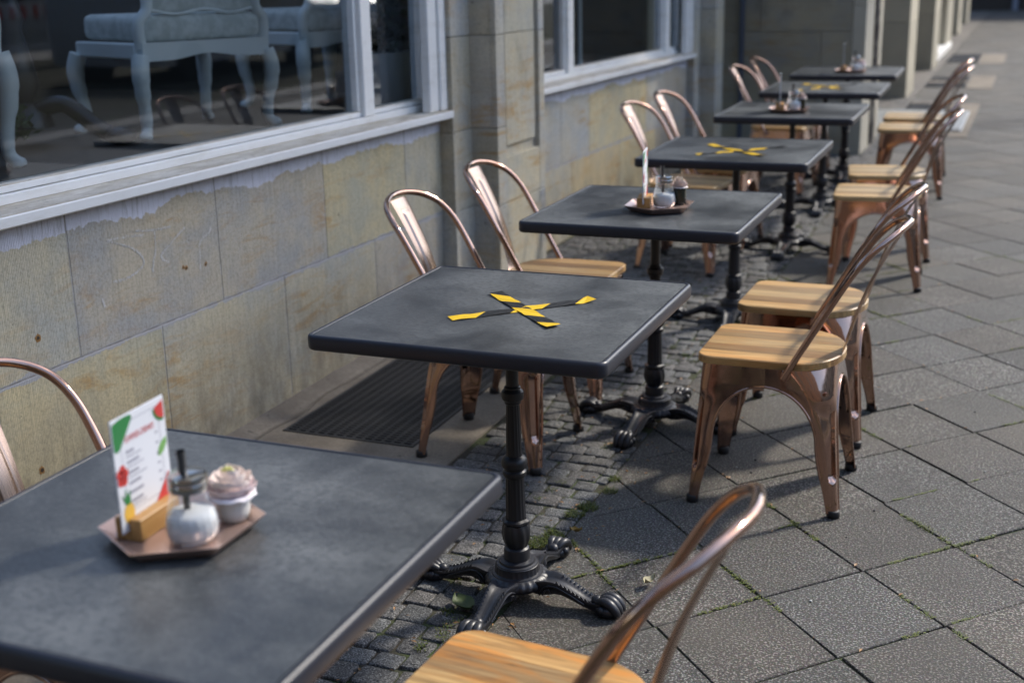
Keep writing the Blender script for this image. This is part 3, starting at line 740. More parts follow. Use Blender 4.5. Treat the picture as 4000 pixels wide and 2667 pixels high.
# ------------------------------------------------------------------ chairs (front towards local +x)
def chair_proto():
    root = thing('copper_chair', '', 'chair')
    ZS_, ZA = .20, .362; ZT = .418
    foot = {(1,1):(.217,.215), (1,-1):(.217,-.215), (-1,1):(-.217,.200), (-1,-1):(-.217,-.200)}
    topc = {(1,1):(.192,.166), (1,-1):(.192,-.166), (-1,1):(-.178,.166), (-1,-1):(-.178,-.166)}
    def corner(k, z):
        t = z/ZT; e = t**.85
        return Vector((foot[k][0]+(topc[k][0]-foot[k][0])*e, foot[k][1]+(topc[k][1]-foot[k][1])*e, z))
    def rad(k, z):
        t = max(0, z/ZT); return (.020+.016*t**3 if k[0] > 0 else .020+.012*t+.098*t**4)
    def prof(k, z, wA, wB, n=7, d=0):
        P = corner(k, z); dA = Vector((0,-k[1],0)); dB = Vector((-k[0],0,0)); r = min(rad(k, z), wA, wB)
        C = P+dA*r+dB*r; pts = [P+dA*wA, P+dA*(wA*.6+r*.4)]
        for q in range(n):
            a = math.pi/2*q/(n-1)
            v = (-dB*math.cos(a)-dA*math.sin(a))*r
            m = math.sin(2*a)
            pts.append(C+v+(dA+dB)*(.0105*d*ss(.25,.8,m)))
        pts += [P+dB*(wB*.6+r*.4), P+dB*wB]
        return pts
    def half(k, z, ax):
        if ax == 'A': return abs(corner(k,z).y)
        o = corner((-k[0],k[1]), z); return abs(corner(k,z).x-o.x)/2
    def width(k, z, ax):
        s = half(k, z, ax); w0 = .030+.022*ss(0,.2,z)
        if z <= ZS_: return w0
        h0 = half(k, ZS_, ax)-.052; t = min(1,(z-ZS_)/(ZA-ZS_))
        return s-h0*math.sqrt(max(0,1-t*t))
    zl = [.014,.03,.06,.09,.100,.106,.112,.118,.126,.14,.17,.20,.225,.25,.27,.29,.302,.31,.318,.326,.335,.343,.350,.356,.360,ZA]
    for k in foot:
        l = MB(); l.sm = True
        rings = [prof(k, z, width(k,z,'A'), width(k,z,'B'), 9, ss(.100,.116,z)*(1-ss(.29,.335,z))) for z in zl]
        l.loft(rings, False)
        # inner face of the folded sheet
        inn = [[p+Vector((-k[0]*.0022,-k[1]*.0022,0)) for p in r] for r in rings]; l.loft(inn, False)
        l.loft([[r[0], ((r[0]+r[-1])/2+Vector((-k[0],-k[1],0))*.004).lerp(r[len(r)//2], .93*ss(.05,.17,r[0].z)), r[-1]] for r in rings[:12]], False)
        for side in (0, -1):
            l.tube([r[side]+Vector((0,0,0)) for r in rings], [.0024]*6+[.0042]*(len(rings)-6), 8)
        lo = l.build('leg', M_copper, root, 50)
        f = MB(); f.sm = True; P = corner(k, 0); c = (P.x-k[0]*.016, P.y-k[1]*.016)
        f.lathe([(.0165,.0),(.0185,.002),(.0185,.020),(.0165,.022)], 14, c); f.build('foot_cap', M_rubber, lo, 50)
    a = MB(); a.sm = True
    rings = []
    for z in (ZA, .375, .39, .405, ZT):
        r = []
        for k, rev in (((1,1),True),((-1,1),False),((-1,-1),True),((1,-1),False)):
            p = prof(k, z, half(k,z,'A'), half(k,z,'B'), 9, 0)
            # order the loop counter-clockwise: front-right, rear-right, rear-left, front-left
            r += p if rev else p[::-1]
        rings.append(r)
    a.loft(rings, True); a.loft([[p*.992+Vector((0,0,p.z*.008)) for p in r] for r in rings], True, False, True)
    a.build('apron', M_copper, root, 50)
    # wooden seat: planks inside a D outline
    out = []
    for s in range(9):
        t = R(90*s/8); out.append((.205-.045+.045*math.cos(t), .132+.045*math.sin(t)))
    for s in range(1, 22):
        t = math.pi*s/22; out.append((-.045-.146*math.sin(t)**.85, .177*math.cos(t) if abs(math.cos(t))>1e-6 else 0))
    out = [(x, y) for x, y in out]
    out += [(x, -y) for x, y in out[:9]][::-1]
    s = MB(); s.sm = False
    cuts = [-.18,-.112,-.035,.04,.108,.18]; tones = [(1.25,1.10,.90),(.78,.74,.72),(1.12,1.10,1.05),(.66,.57,.50),(1.30,1.14,.92)]
    def inset(poly, d):
        n = len(poly); o = []
        for i in range(n):
            p, q, r = Vector(poly[i-1]), Vector(poly[i]), Vector(poly[(i+1)%n])
            e = ((q-p).normalized()+(r-q).normalized()).normalized(); nrm = Vector((-e.y, e.x)); o.append(q+nrm*d)
        return [(v.x, v.y) for v in o]
    for j in range(5):
        pl = clip(clip(out, 1, cuts[j]+.0003, True), 1, cuts[j+1]-.0003, False)
        s.tint = (*tones[j], 1); n = len(pl)
        rin = clip(clip(inset(out, .0035), 1, cuts[j]+.0003, True), 1, cuts[j+1]-.0003, False)
        lowr = [s.v((x, y, .4185)) for x, y in pl]; midr = [s.v((x, y, .4375)) for x, y in pl]
        for i in range(n): s.face([lowr[i], lowr[(i+1)%n], midr[(i+1)%n], midr[i]])
        if len(rin) == n:
            upr = [s.v((x, y, .4405)) for x, y in rin]
            for i in range(n): s.face([midr[i], midr[(i+1)%n], upr[(i+1)%n], upr[i]])
            s.face(upr)
        else: s.face(midr)
        s.face(lowr[::-1])
    st = s.build('seat', M_wood, root); st['tone'] = .3
    L = [(-.048,-.180,.398),(-.055,-.181,.412),(-.13,-.183,.55),(-.195,-.186,.67),(-.235,-.182,.735),(-.275,-.165,.782),(-.312,-.125,.812),(-.335,-.065,.828),(-.345,0,.832)]
    L = [(x, y, z-.012*max(0,(z-.407)/.425)) for x, y, z in L]
    L += [(x, -y, z) for x, y, z in L[:-1][::-1]]
    path = catmull(L, 7); n = len(path)
    fl = []
    for i in range(n):
        u = min(i, n-1-i)/7
        k = 1-ss(1.5, 3.6, u); fl.append((1+.0*k, 1+.30*k))
    f = MB(); f.sm = True; f.tube(path, .0098, 14, True, False, fl)
    for sg in (-1, 1):
        f.obox((-.052, sg*.1785, .404), (.013,0,.004), (0,.0035,0), (-.004,0,.014), .003)
    bf = f.build('back_frame', M_copper, root, 60)
    r = MB(); r.sm = True
    for sg in (-1, 1): r.ball((-.052, sg*.184, .402), .0062, .005, .0062, 10, 6)
    r.build('rivet', M_steel, bf)
    sp = MB(); sp.sm = True
    ctr = catmull([(-.176,0,.436),(-.185,0,.452),(-.205,0,.52),(-.238,0,.62),(-.275,0,.702),(-.312,0,.774),(-.331,0,.808)], 12)
    m = len(ctr); rg = []
    for i, p in enumerate(ctr):
        u = i/(m-1); t = (ctr[min(i+1,m-1)]-ctr[max(i-1,0)]).normalized(); nrm = Vector((t.z,0,-t.x))
        w = .060-.020*ss(0,.25,u)+.012*ss(.4,1,u)
        row = []
        for j in range(33):
            y = -1+2*j/32; yy = y*w
            d = -.006*(y*y)
            px_, hx_ = abs(yy), .020+.004*u
            ed = max((px_-hx_)/.0035, (abs(u-.52)-.30)/.012)
            d += .0030*(1-ss(-1, 1, ed)) - .0026*math.exp(-((ed-0)**2)*.9)
            row.append(p+Vector((0,yy,0))+nrm*d)
        rg.append(row)
    sp.loft(rg, False); sp.build('splat', M_brush, root)
    x = MB(); x.sm = True
    x.tube([(.17,.17,.335),(-.165,-.155,.345)], .006, 8); x.tube([(.17,-.17,.342),(-.165,.155,.352)], .006, 8)
    x.build('cross_brace', M_copper, root, 60)
    return root
CH = [('RA',-.640,1.555,175.5,.0,'copper chair with strongly orange wooden seat cut off at the bottom edge'),
 ('RB1',-.626,3.545,180,.22,'copper chair nearest behind the cropped one on the pavement side, beside the middle table'),
 ('RB2',-.634,4.110,179,.5,'copper chair whose pale seat shows directly behind the near pavement side chair'),
 ('RE1',-.640,6.170,184,.9,'nearer of the two pale seated copper chairs beside the third tray table'),
 ('RE2',-.661,6.780,188,1.0,'farther of the two pale seated copper chairs beside the third tray table'),
 ('RG1',-.715,8.600,184,1.0,'nearer copper chair of the last pavement side pair, before the ribbed plate'),
 ('RG2',-.743,9.180,181,1.0,'farthest copper chair on the pavement side, its back reaching highest in the picture'),
 ('LA',-1.505,1.640,-8,.2,'copper chair cropped by the left picture edge, behind the nearest table'),
 ('L1',-1.537,3.590,-.5,.2,'copper chair standing on the black grating behind the middle table'),
 ('L2',-1.556,4.245,-.4,.25,'copper wall side chair with its wooden seat visible between two tables'),
 ('LE1',-1.595,6.250,-7,.3,'nearer copper chair of the wall side pair below the second window'),
 ('LE2',-1.575,6.800,-5,.3,'farther copper chair of the wall side pair below the second window'),
 ('LG1',-1.555,8.560,-5,.3,'nearer copper chair of the farthest wall side pair, before the dark end wall'),
 ('LG2',-1.572,9.270,-4,.3,'farthest copper chair on the wall side, before the dark end wall')]
proto = chair_proto()
for i, (k, x, y, rz, tone, lab) in enumerate(CH):
    o = proto if i == 0 else dup(proto)
    o.location = (x, y, 0); o.rotation_euler.z = R(rz)
    tag(o, lab, 'chair', 'copper cafe chairs beside the tables')
    for ch in o.children:
        if ch.name.startswith('seat'): ch['tone'] = tone

# ------------------------------------------------------------------ taped crosses
def strip(parent, p0, p1, z, w, start, pat, curl0=0, curl1=0, skew=.019):
    p0, p1 = Vector((*p0, 0)), Vector((*p1, 0)); d = (p1-p0); L = d.length; d.normalize(); nn = Vector((-d.y, d.x, 0))
    b = MB(); s = 0; k = start
    bounds = [0.]
    for q in pat: bounds.append(min(L, bounds[-1]+q))
    bounds[-1] = L
    def pt(s, side):
        zz = z + .0009*math.sin(s*70)+.0005*math.sin(s*191+side)+(curl0*ss(.03,0,s)+curl1*ss(L-.03,L,s))
        return p0+d*s+nn*(side*w/2)+Vector((0,0,zz))
    for a, c in zip(bounds[:-1], bounds[1:]):
        b.mi = k % 2; k += 1; N = 4
        for q in range(N):
            def ss_(t, side):
                v = a+(c-a)*t
                sk = skew*side
                if v <= 1e-6 : return max(0, v-.006*side)
                if v >= L-1e-6: return L-.006*side
                return min(L, max(0, v+sk))
            quad = [pt(ss_(q/N,-1),-1), pt(ss_((q+1)/N,-1),-1), pt(ss_((q+1)/N,1),1), pt(ss_(q/N,1),1)]
            b.face([b.v(v) for v in quad])
    return b.build('tape_strip', [M_yellow, M_black], parent)
def cross(loc, a0, a1, b0, b1, lab, w=.036, pa=(.03,.07,.065,.075,.07,.05), pb=(.075,.085,.08,.085,.07,.03), sa=1, sb=0):
    root = thing('taped_cross', lab, 'warning tape', (loc[0], loc[1], .7503), 0, 'black and yellow crosses on the closed tables')
    rel = lambda p: (p[0]-loc[0], p[1]-loc[1])
    strip(root, rel(b0), rel(b1), .0003, w, sb, pb, .0, .006)
    strip(root, rel(a0), rel(a1), .0013, w, sa, pa, .0015, .004)
cross((-1.07,2.63), (-1.182,2.755), (-.942,2.514), (-1.192,2.511), (-.936,2.758), 'sharp black and yellow tape cross on the middle table')
cross((-1.12,5.24), (-1.278,5.375), (-.99,5.093), (-1.262,5.084), (-.957,5.37), 'blurred black and yellow tape cross on the table between the second and third trays', .034, (.08,.06,.09,.06,.09,.03), (.02,.075,.08,.075,.08,.06), 0, 0)
cross((-1.18,7.94), (-1.336,8.106), (-1.037,7.786), (-1.30,7.72), (-1.02,8.14), 'faintest taped cross, on the table before the last', .036, (.07,.06,.08,.06,.09,.04), (.03,.075,.08,.075,.08,.06), 0, 0)

# ------------------------------------------------------------------ trays and what stands on them
def text_mesh(s, size, name, m, parent, loc, rot, sx=1.0):
    cu = bpy.data.curves.new(name, 'FONT'); cu.body = s; cu.size = size; cu.extrude = 0; cu.align_x = 'LEFT'
    o = bpy.data.objects.new(name, cu); COL.objects.link(o)
    bpy.context.view_layer.update()
    me = bpy.data.meshes.new_from_object(o.evaluated_get(bpy.context.evaluated_depsgraph_get()))
    bpy.data.objects.remove(o); bpy.data.curves.remove(cu)
    me.name = name; me.materials.clear(); me.materials.append(m)
    t = bpy.data.objects.new(name, me); COL.objects.link(t); t.parent = parent; t.location = loc; t.rotation_euler = rot; t.scale = (sx,1,1)
    return t
def tray_proto():
    r = thing('serving_tray', '', 'tray')
    b = MB(); hexa = lambda rr, z: [(rr*math.cos(R(a)), rr*math.sin(R(a)), z) for a in (30,90,150,210,270,330)]
    b.loft([hexa(.094,.0062), hexa(.097,.0062), hexa(.117,.0195), hexa(.119,.0195), hexa(.0985,.0005), hexa(.094,.0)], True)
    b.face([b.v(p) for p in hexa(.094,.0062)]); b.face([b.v(p) for p in hexa(.094,.0)][::-1])
    b.build('tray_body', M_tray, r); return r
def menu_proto():
    # slot runs along local y, printed side faces +x
    r = thing('menu_holder', '', 'menu')
    b = MB(); b.box(-.0215,-.0026,-.047,.047,0,.033,.0012); b.box(.0026,.0215,-.047,.047,0,.033,.0012); b.box(-.0024,.0024,-.0465,.0465,0,.014)
    b.build('wooden_block', M_block, r)
    c = MB(); c.box(-.0012,.0012,-.060,.062,.0145,.182,.0005); card = c.build('card', M_card, r)
    X = .0016
    def flat(name, m, polys, x=X):
        f = MB()
        for p in polys: f.face([f.v((x, y, z)) for y, z in p])
        return f.build(name, m, card)
    circ = lambda cy, cz, ry, rz, n=20, a0=0, a1=360: [(cy+ry*math.cos(R(a0+(a1-a0)*k/n)), cz+rz*math.sin(R(a0+(a1-a0)*k/n))) for k in range(n+(0 if a1-a0==360 else 1))]
    flat('leaf_print', M_green, [[(-.058,.176),(-.058,.138),(-.053,.134),(-.045,.137),(-.025,.160),(-.013,.174),(-.016,.1795),(-.030,.1805),(-.045,.1795)]])
    flat('melon_rind_print', M_green, [circ(.056,.168,.022,.022,14,180,275)+[(.058,.168)]], X)
    flat('melon_print', M_red, [circ(.058,.170,.020,.020,14,180,272)+[(.0585,.176)], [(.020,.030),(.056,.030),(.056,.068)]], X+.0003)
    flat('mint_print', M_lgreen, [[(.036,.098),(.039,.108),(.047,.116),(.059,.120),(.059,.110),(.050,.100),(.041,.096)]])
    flat('hibiscus_print', M_red, [circ(-.047+.007*math.cos(R(a)), .098+.009*math.sin(R(a)), .0065,.0075,12) for a in (10,82,154,226,298)], X+.0003)
    flat('pineapple_print', M_yel, [circ(-.041,.040,.012,.016)])
    flat('pineapple_leaf_print', M_green, [[(-.046,.053),(-.055,.072),(-.047,.064),(-.045,.079),(-.041,.065),(-.035,.075),(-.036,.054)]], X+.0003)
    q = .0005
    flat('frame_print', M_grey, [[(-.044,.030),(-.044+2*q,.030),(-.044+2*q,.170),(-.044,.170)],[(.046,.03),(.046+2*q,.03),(.046+2*q,.17),(.046,.17)],[(-.044,.1705),(.047,.1705),(.047,.1715),(-.044,.1715)],[(-.044,.041),(.047,.041),(.047,.042),(-.044,.042)]], X-.0002)
    bars = []
    z = .126
    for w, sub in ((.016,.034),(.026,.036),(.022,.040),(.027,0),(.028,0),(.026,.034)):
        y = -.034; 
        while y < -.034+w: bars.append([(y,z),(y+.0022,z),(y+.0022,z+.0042),(y,z+.0042)]); y += .0031
        if sub:
            y = -.034
            while y < -.034+sub: bars.append([(y,z-.006),(y+.0016,z-.006),(y+.0016,z-.0040),(y,z-.0040)]); y += .0025
        bars.append([(.034,z+.006),(.036,z+.006),(.036,z+.009),(.034,z+.009)]); bars.append([(.037,z+.006),(.0405,z+.006),(.0405,z+.009),(.037,z+.009)])
        z -= .0155 if sub else .0135
    flat('drink_list_print', M_grey, bars)
    text_mesh('SUMMER-DRINKS', .0135, 'title_print', M_red, card, (X, -.034, .142), (R(90), 0, R(90)), .66)
    return r
def jar_proto():
    r = thing('sugar_dispenser', '', 'sugar shaker')
    rib = lambda a, z: 1+(.017*math.cos(15*a+z*50) if .006 < z < .062 else 0)
    pr = [(.030,0),(.0335,.002),(.0365,.012),(.0372,.022),(.0358,.034),(.0318,.050),(.0280,.063),(.0262,.074),(.0262,.082)]
    b = MB(); b.sm = True; b.lathe(pr, 96, mod=rib, cap0=True, cap1=False); b.build('jar', M_jar, r)
    s = MB(); s.sm = True
    s.lathe([(.028,.003),(.0325,.005),(.0345,.013),(.0356,.022),(.0350,.032),(.0330,.041),(.022,.0435),(.008,.046)], 96, mod=lambda a, z: 1+(.008*math.cos(20*a+z*50) if .006 < z < .034 else 0)); s.build('sugar', M_sugar, r)
    l = MB(); l.sm = True
    l.lathe([(.0276,.076),(.0282,.078),(.0282,.086),(.0272,.088),(.0282,.090),(.0282,.094),(.0265,.0985),(.020,.101),(.007,.103)], 40); l.build('lid', M_steel, r, 40)
    t = MB(); t.sm = True; t.tube([(-.006,-.001,.095),(-.006,-.001,.118),(-.0062,-.002,.132)], [.0062,.0062,.0070], 14, False); t.tube([(-.004,-.002,.040),(-.004,-.002,.098)], .0048, 12, True)
    t.build('spout', M_dsteel, r, 60)
    return r
def flower_proto(dark=False, col=((.92,.81,.75),(.92,.85,.87),(.90,.74,.73))):
    r = thing('flower_cup', '', 'flower pot')
    b = MB(); b.sm = True
    pr = [(.016,0),(.020,.002),(.0242,.014),(.0252,.028),(.0245,.036),(.0225,.036),(.021,.028)] if not dark else [(.019,0),(.021,.002),(.0225,.03),(.0235,.052),(.0215,.052),(.020,.03)]
    b.lathe(pr, 40, mod=lambda a, z: 1+.012*math.cos(14*a)); b.build('cup', M_dcup if dark else M_cup, r, 60)
    f = MB(); f.sm = True; z0 = .034 if not dark else .052; K = .68 if dark else 1
    rnd = random.Random(3)
    for ring_, (n, R1, zb, zt, op, ci) in enumerate(((6,.036,z0+.002,z0+.010,1.0,1),(6,.0345,z0+.004,z0+.024,.80,2),(6,.029,z0+.008,z0+.034,.62,0),(5,.021,z0+.012,z0+.042,.5,0),(4,.013,z0+.020,z0+.046,.4,0))):
        for q in range(n):
            a = 2*math.pi*(q+.37*ring_)/n+rnd.uniform(-.15,.15); c = col[ci]; k = rnd.uniform(.92,1.05); f.tint = (c[0]*k, c[1]*k, c[2]*k, 1)
            rr = R1*K*rnd.uniform(.92,1.05); dz = rnd.uniform(-.0025,.002); rows = []
            for i in range(8):
                u = i/7; row = []
                for j in range(9):
                    v = -1+j/4; ang = a+v*(math.pi/n)*1.15*(.55+.5*math.sin(math.pi*(.15+.6*u)))
                    rad_ = rr*math.sin(min(1,u*1.05)*math.pi/2)**.75*(1-.05*v*v*u)
                    hh = zb+(zt+dz-zb)*K*(u**1.6 if ring_ else math.sin(u*math.pi*.8))-.006*v*v*u*(1-op*.5)+.0012*u*math.sin(v*5+q)
                    if u > .85: rad_ += .0025*op
                    row.append((rad_*math.cos(ang), rad_*math.sin(ang), hh))
                rows.append(row)
            f.loft(rows, False)
    f.tint = (.90,.78,.68,1); f.ball((0,0,z0+.030*K), .0125*K, .0125*K, .015*K)
    f.tint = (.50,.48,.14,1)
    for q in range(14): f.ball((rnd.uniform(-.008,.008), rnd.uniform(-.008,.008), z0+.0445*K+rnd.uniform(-.002,.0015)), .0028, nu=6, nv=4)
    f.build('blossom', M_pink, r); return r
tp, mp, jp = tray_proto(), menu_proto(), jar_proto()
fp, fd = flower_proto(), flower_proto(True, ((.78,.66,.60),(.80,.72,.68),(.75,.6,.55)))
ZT = .7502
SETS = [((-1.083,1.357), 0, ('nearest','on the nearest table'), (-.050,-.012,2), (.034,-.022), (.052,.052), fp),
        ((-1.089,3.903), 3, ('second','on the second tray from the front'), (-.052,.012,10), (.010,.020), (.050,.062), fd),
        ((-1.165,6.585), 5, ('third','on the third tray from the front'), (-.050,.07,12), (.020,.075), (.055,.10), fd),
        ((-1.165,8.96), 4, ('farthest','on the farthest tray'), (-.052,.02,8), (.030,.025), (.055,.065), fp)]
for i, ((x, y), rz, (w, on), m, j, fl, fproto) in enumerate(SETS):
    def put(pr, dx, dy, dz, ang, lab, cat, grp, first):
        o = pr if first else dup(pr)
        o.location = (x+dx, y+dy, ZT+dz); o.rotation_euler.z = R(ang); tag(o, lab, cat, grp)
    far = i == 2
    put(tp, 0, .055 if far else 0, 0, rz, {0:'hexagonal rose metal tray on the nearest table, under the readable menu',1:'hexagonal rose metal tray under the dark flower cup on the second tray table',2:'small looking hexagonal tray with bright corners on the third tray table',3:'farthest hexagonal tray, on the last table'}[i], 'tray', 'hexagonal trays on the tables', i == 0)
    put(mp, m[0], m[1], .0064, m[2], {0:'large summer drinks menu card in a wooden block on the nearest tray',1:'menu card seen nearly edge on in a wooden block on the second tray',2:'narrow blurred menu card in a block on the third tray from the front',3:'farthest thin menu card standing before the dark end wall'}[i], 'menu', 'menu holders on the trays', i == 0)
    put(jp, j[0], j[1], .0064, rz*7, {0:'largest glass sugar dispenser, nearly full, on the nearest tray',1:'ribbed glass sugar dispenser less than half full on the second tray',2:'blurred glass sugar dispenser on the third tray from the front',3:'farthest sugar dispenser, on the tray of the last table'}[i], 'sugar shaker', 'sugar dispensers on the trays', i == 0)
    put(fproto, fl[0], fl[1], .0064, 20*i, {0:'big pink blossom in a white cup on the nearest tray',1:'small pale blossom in a dark cup behind the second sugar dispenser',2:'dark cup with pale blossom hidden behind the third sugar dispenser',3:'pink blossom half hidden behind the farthest sugar dispenser'}[i], 'flower pot', 'little flower cups on the trays', i in (0, 1))

# ------------------------------------------------------------------ inside the shop window
def bpos(x, y, z): return Vector((x, y*math.cos(TH)+z*math.sin(TH), -y*math.sin(TH)+z*math.cos(TH)))
def inside(o, x, y, z, rz=0): o.location = bpos(x, y, z); o.rotation_euler = (-TH, 0, R(rz))
def cab_leg(b, x, y, sx, sy, h, s=1):
    p = [(x,y,h),(x+sx*.012,y+sy*.012,h*.82),(x+sx*.010,y+sy*.010,h*.6),(x-sx*.004,y-sy*.004,h*.3),(x-sx*.004,y-sy*.004,h*.12),(x+sx*.014,y+sy*.014,.012),(x+sx*.018,y+sy*.018,0)]
    b.sm = True; b.tube(catmull(p, 4), [q*s for q in [.034]*4+[.034]*3+[.030]*3+[.024]*5+[.021]*4+[.022,.026,.026,.024,.022,.02]], 10)
def salon_chair(lab, w, d, h, bh, grp='white salon chairs behind the shop window'):
    r = thing('salon_chair', lab, 'chair', group=grp)
    for sx in (-1, 1):
        for sy in (-1, 1):
            b = MB(); cab_leg(b, sx*d/2, sy*w/2, sx, sy, h); b.build('leg', M_chalk, r, 60)
    b = MB(); b.sm = True
    rg = []
    for k in range(17):
        t = -1+k/8; dz = .016-.022*(t*t)+.006*math.cos(t*6)
        rg.append([(d/2-.02, t*w/2, h-.02+dz), (d/2+.02, t*w/2, h-.02+dz), (d/2+.022, t*w/2, h+.05), (d/2-.02, t*w/2, h+.05)])
    b.loft(rg, True, True, True)
    b.box(-d/2, d/2-.021, -w/2-.01, -w/2+.03, h-.01, h+.049, .006); b.box(-d/2, d/2-.021, w/2-.03, w/2+.01, h-.01, h+.049, .006)
    b.build('seat_rail', M_chalk, r, 40)
    b = MB(); b.sm = True
    b.box(-d/2+.01, d/2+.012, -w/2+.02, w/2-.02, h+.052, h+.15, .03, 3); b.build('cushion', M_fabric, r, 50)
    b = MB(); b.box(d/2-.03, d/2+.008, -w/2+.05, w/2-.05, h+.155, h+bh, .015, 2); b.build('backrest', M_fabric, r, 50)
    for sy in (-1, 1):
        b = MB(); b.sm = True
        b.tube(catmull([(d/2-.005, sy*(w/2-.01), h+.03),(d/2, sy*(w/2-.005), h+.12),(d/2+.005, sy*(w/2-.045), h+.2),(d/2, sy*(w/2+.02), h+.45),(d/2-.02, sy*(w/2+.03), h+bh)], 5), .022, 10); b.build('back_post', M_chalk, r, 60)
    b = MB(); b.sm = True; b.tube([(d/2+.006, -w/2+.04+(w-.08)*k/24, h+.158+.008*math.cos(k*.26*2)) for k in range(25)], .006, 8); b.build('nail_trim', M_chalk, r, 60)
    return r
c = salon_chair('large white upholstered salon chair with curved legs behind the big window', .58, .44, .305, .62)
inside(c, -3.20, 4.25, .98, -19.7)
c = salon_chair('white salon chair partly cut by the left picture edge, inside the window', .5, .42, .36, .65); inside(c, -3.34, 3.0, .98, -19.7)
c = salon_chair('slim white salon chair near the window mullion, behind the large one', .5, .42, .30, .6); inside(c, -3.14, 5.26, .98, -19.7)
r = thing('iron_pedestal', 'black cast iron pedestal with scrolled feet inside the big window', 'pedestal')
b = MB(); b.sm = True; b.lathe([(.03,.75),(.035,.5),(.05,.46),(.035,.42),(.06,.3),(.075,.22),(.05,.16),(.10,.12),(.11,.07),(.05,.06)], 32); b.build('column', M_iron, r, 50)
for q in range(3):
    a = R(20+120*q); b = MB(); b.sm = True
    b.tube(catmull([(.06*math.cos(a),.06*math.sin(a),.13),(.16*math.cos(a),.16*math.sin(a),.15),(.27*math.cos(a),.27*math.sin(a),.07),(.33*math.cos(a),.33*math.sin(a),.035)],5), .032, 10); b.ball((.36*math.cos(a),.36*math.sin(a),.035), .06,.06,.035); b.build('leg', M_iron, r, 60)
inside(r, -3.42, 3.62, .98)
def leafball(b, c, rx, rz, n, s, cols, rnd):
    for _ in range(n):
        d = Vector((rnd.gauss(0,1), rnd.gauss(0,1), rnd.gauss(0,1))).normalized()*(rnd.random()**.4)
        p = Vector(c)+Vector((d.x*rx, d.y*rx, d.z*rz)); u = Vector((rnd.uniform(-1,1),rnd.uniform(-1,1),rnd.uniform(-.3,1))).normalized(); w = u.cross(Vector((rnd.uniform(-1,1),rnd.uniform(-1,1),rnd.uniform(-1,1)))).normalized()
        L = s*rnd.uniform(.6,1.4); k = rnd.uniform(.7,1.3); col = rnd.choice(cols); b.tint = (col[0]*k,col[1]*k,col[2]*k,1)
        b.face([b.v(p), b.v(p+u*L*.5+w*L*.28), b.v(p+u*L), b.v(p+u*L*.5-w*L*.28)])
rnd = random.Random(11)
r = thing('planter', 'white tub planter with a dark bushy heather in the narrow right window pane', 'planter')
b = MB(); b.sm = True; b.lathe([(.095,0),(.10,.005),(.115,.24),(.118,.25),(.108,.25),(.104,.20)], 36, cap1=True); b.build('pot', M_pot, r, 50)
b = MB(); leafball(b, (0,0,.40), .15, .18, 700, .04, ((.03,.05,.015),(.05,.035,.03),(.02,.03,.012)), rnd); b.build('shrub', M_leaf, r)
inside(r, -2.75, 5.22, .98)
r = thing('window_plant', 'low dark green plant on the display floor at the left of the window', 'plant')
b = MB(); leafball(b, (0,0,.09), .24, .10, 900, .045, ((.03,.075,.02),(.02,.05,.012)), rnd); b.build('leaves', M_leaf, r); inside(r, -3.50, 3.42, .98)
b = MB(); b.sm = True; b.lathe([(.02,0),(.012,.03),(.012,.55),(.026,.57),(.026,.60),(.014,.62),(.014,1.0)], 20, cap1=True)  # pale pole added where a reflection shows in the glass
r = b.build('reflection_pole', M_chalk, None, 50); tag(r, 'slender pale lamp stand inside the second window, added in place of a reflection', 'pole'); inside(r, -2.85, 8.2, .98)

# ------------------------------------------------------------------ street behind the camera side, seen mirrored in the window
def car_body(name, lab, cat, prof, w, m, loc, gl):
    r = thing(name, lab, cat, loc)
    b = MB(); b.sm = True; n = len(prof)
    b.loft([[(x, y, z) for y, z in pf] for x, pf in ((-w/2+.06,[(y*.985, z*.97+.01) for y, z in prof]),(-w/2,prof),(w/2,prof),(w/2-.06+.06,prof))], True, True, True)
    b.build('body', m, r, 30)
    for g_ in gl:
        b = MB(); b.prism([(0,0)]*0 or [(-w/2-.006, g_[0]), (-w/2+.003, g_[0]), (-w/2+.003, g_[1]), (-w/2-.006, g_[1])], g_[2], g_[3]); b.build('side_window', M_carglass, r)
    ys = [p[0] for p in prof]
    for yy in (min(ys)+.8, max(ys)-.85):
        for sx in (-1, 1):
            b = MB(); b.sm = True; b.tube([(sx*(w/2-.2), yy, .33),(sx*(w/2+.01), yy, .33)], .33, 22); b.build('wheel', M_rubber, r, 50)
    return r
van = [(-2.3,.35),(2.3,.35),(2.42,.6),(2.35,.95),(1.75,1.15),(1.0,1.92),(.5,2.05),(-2.2,2.05),(-2.35,1.6),(-2.35,.5)]
car_body('delivery_van', 'white delivery van parked across the street, mirrored in the window', 'van', van, 1.9, M_vanw, (7.4,17.3,-.11), [(.25,1.05,1.2,1.75),(-.6,.15,1.2,1.75)])
hat = [(-2.0,.3),(2.0,.3),(2.1,.6),(2.0,.85),(1.1,.98),(.45,1.42),(-1.1,1.45),(-1.95,1.0),(-2.05,.6)]
car_body('parked_car', 'silver hatchback parked beyond the van, mirrored in the window', 'car', hat, 1.75, M_silv, (7.2,23.6,-.11), [(-.1,.7,.95,1.32),(-1.2,-.2,.95,1.32)])
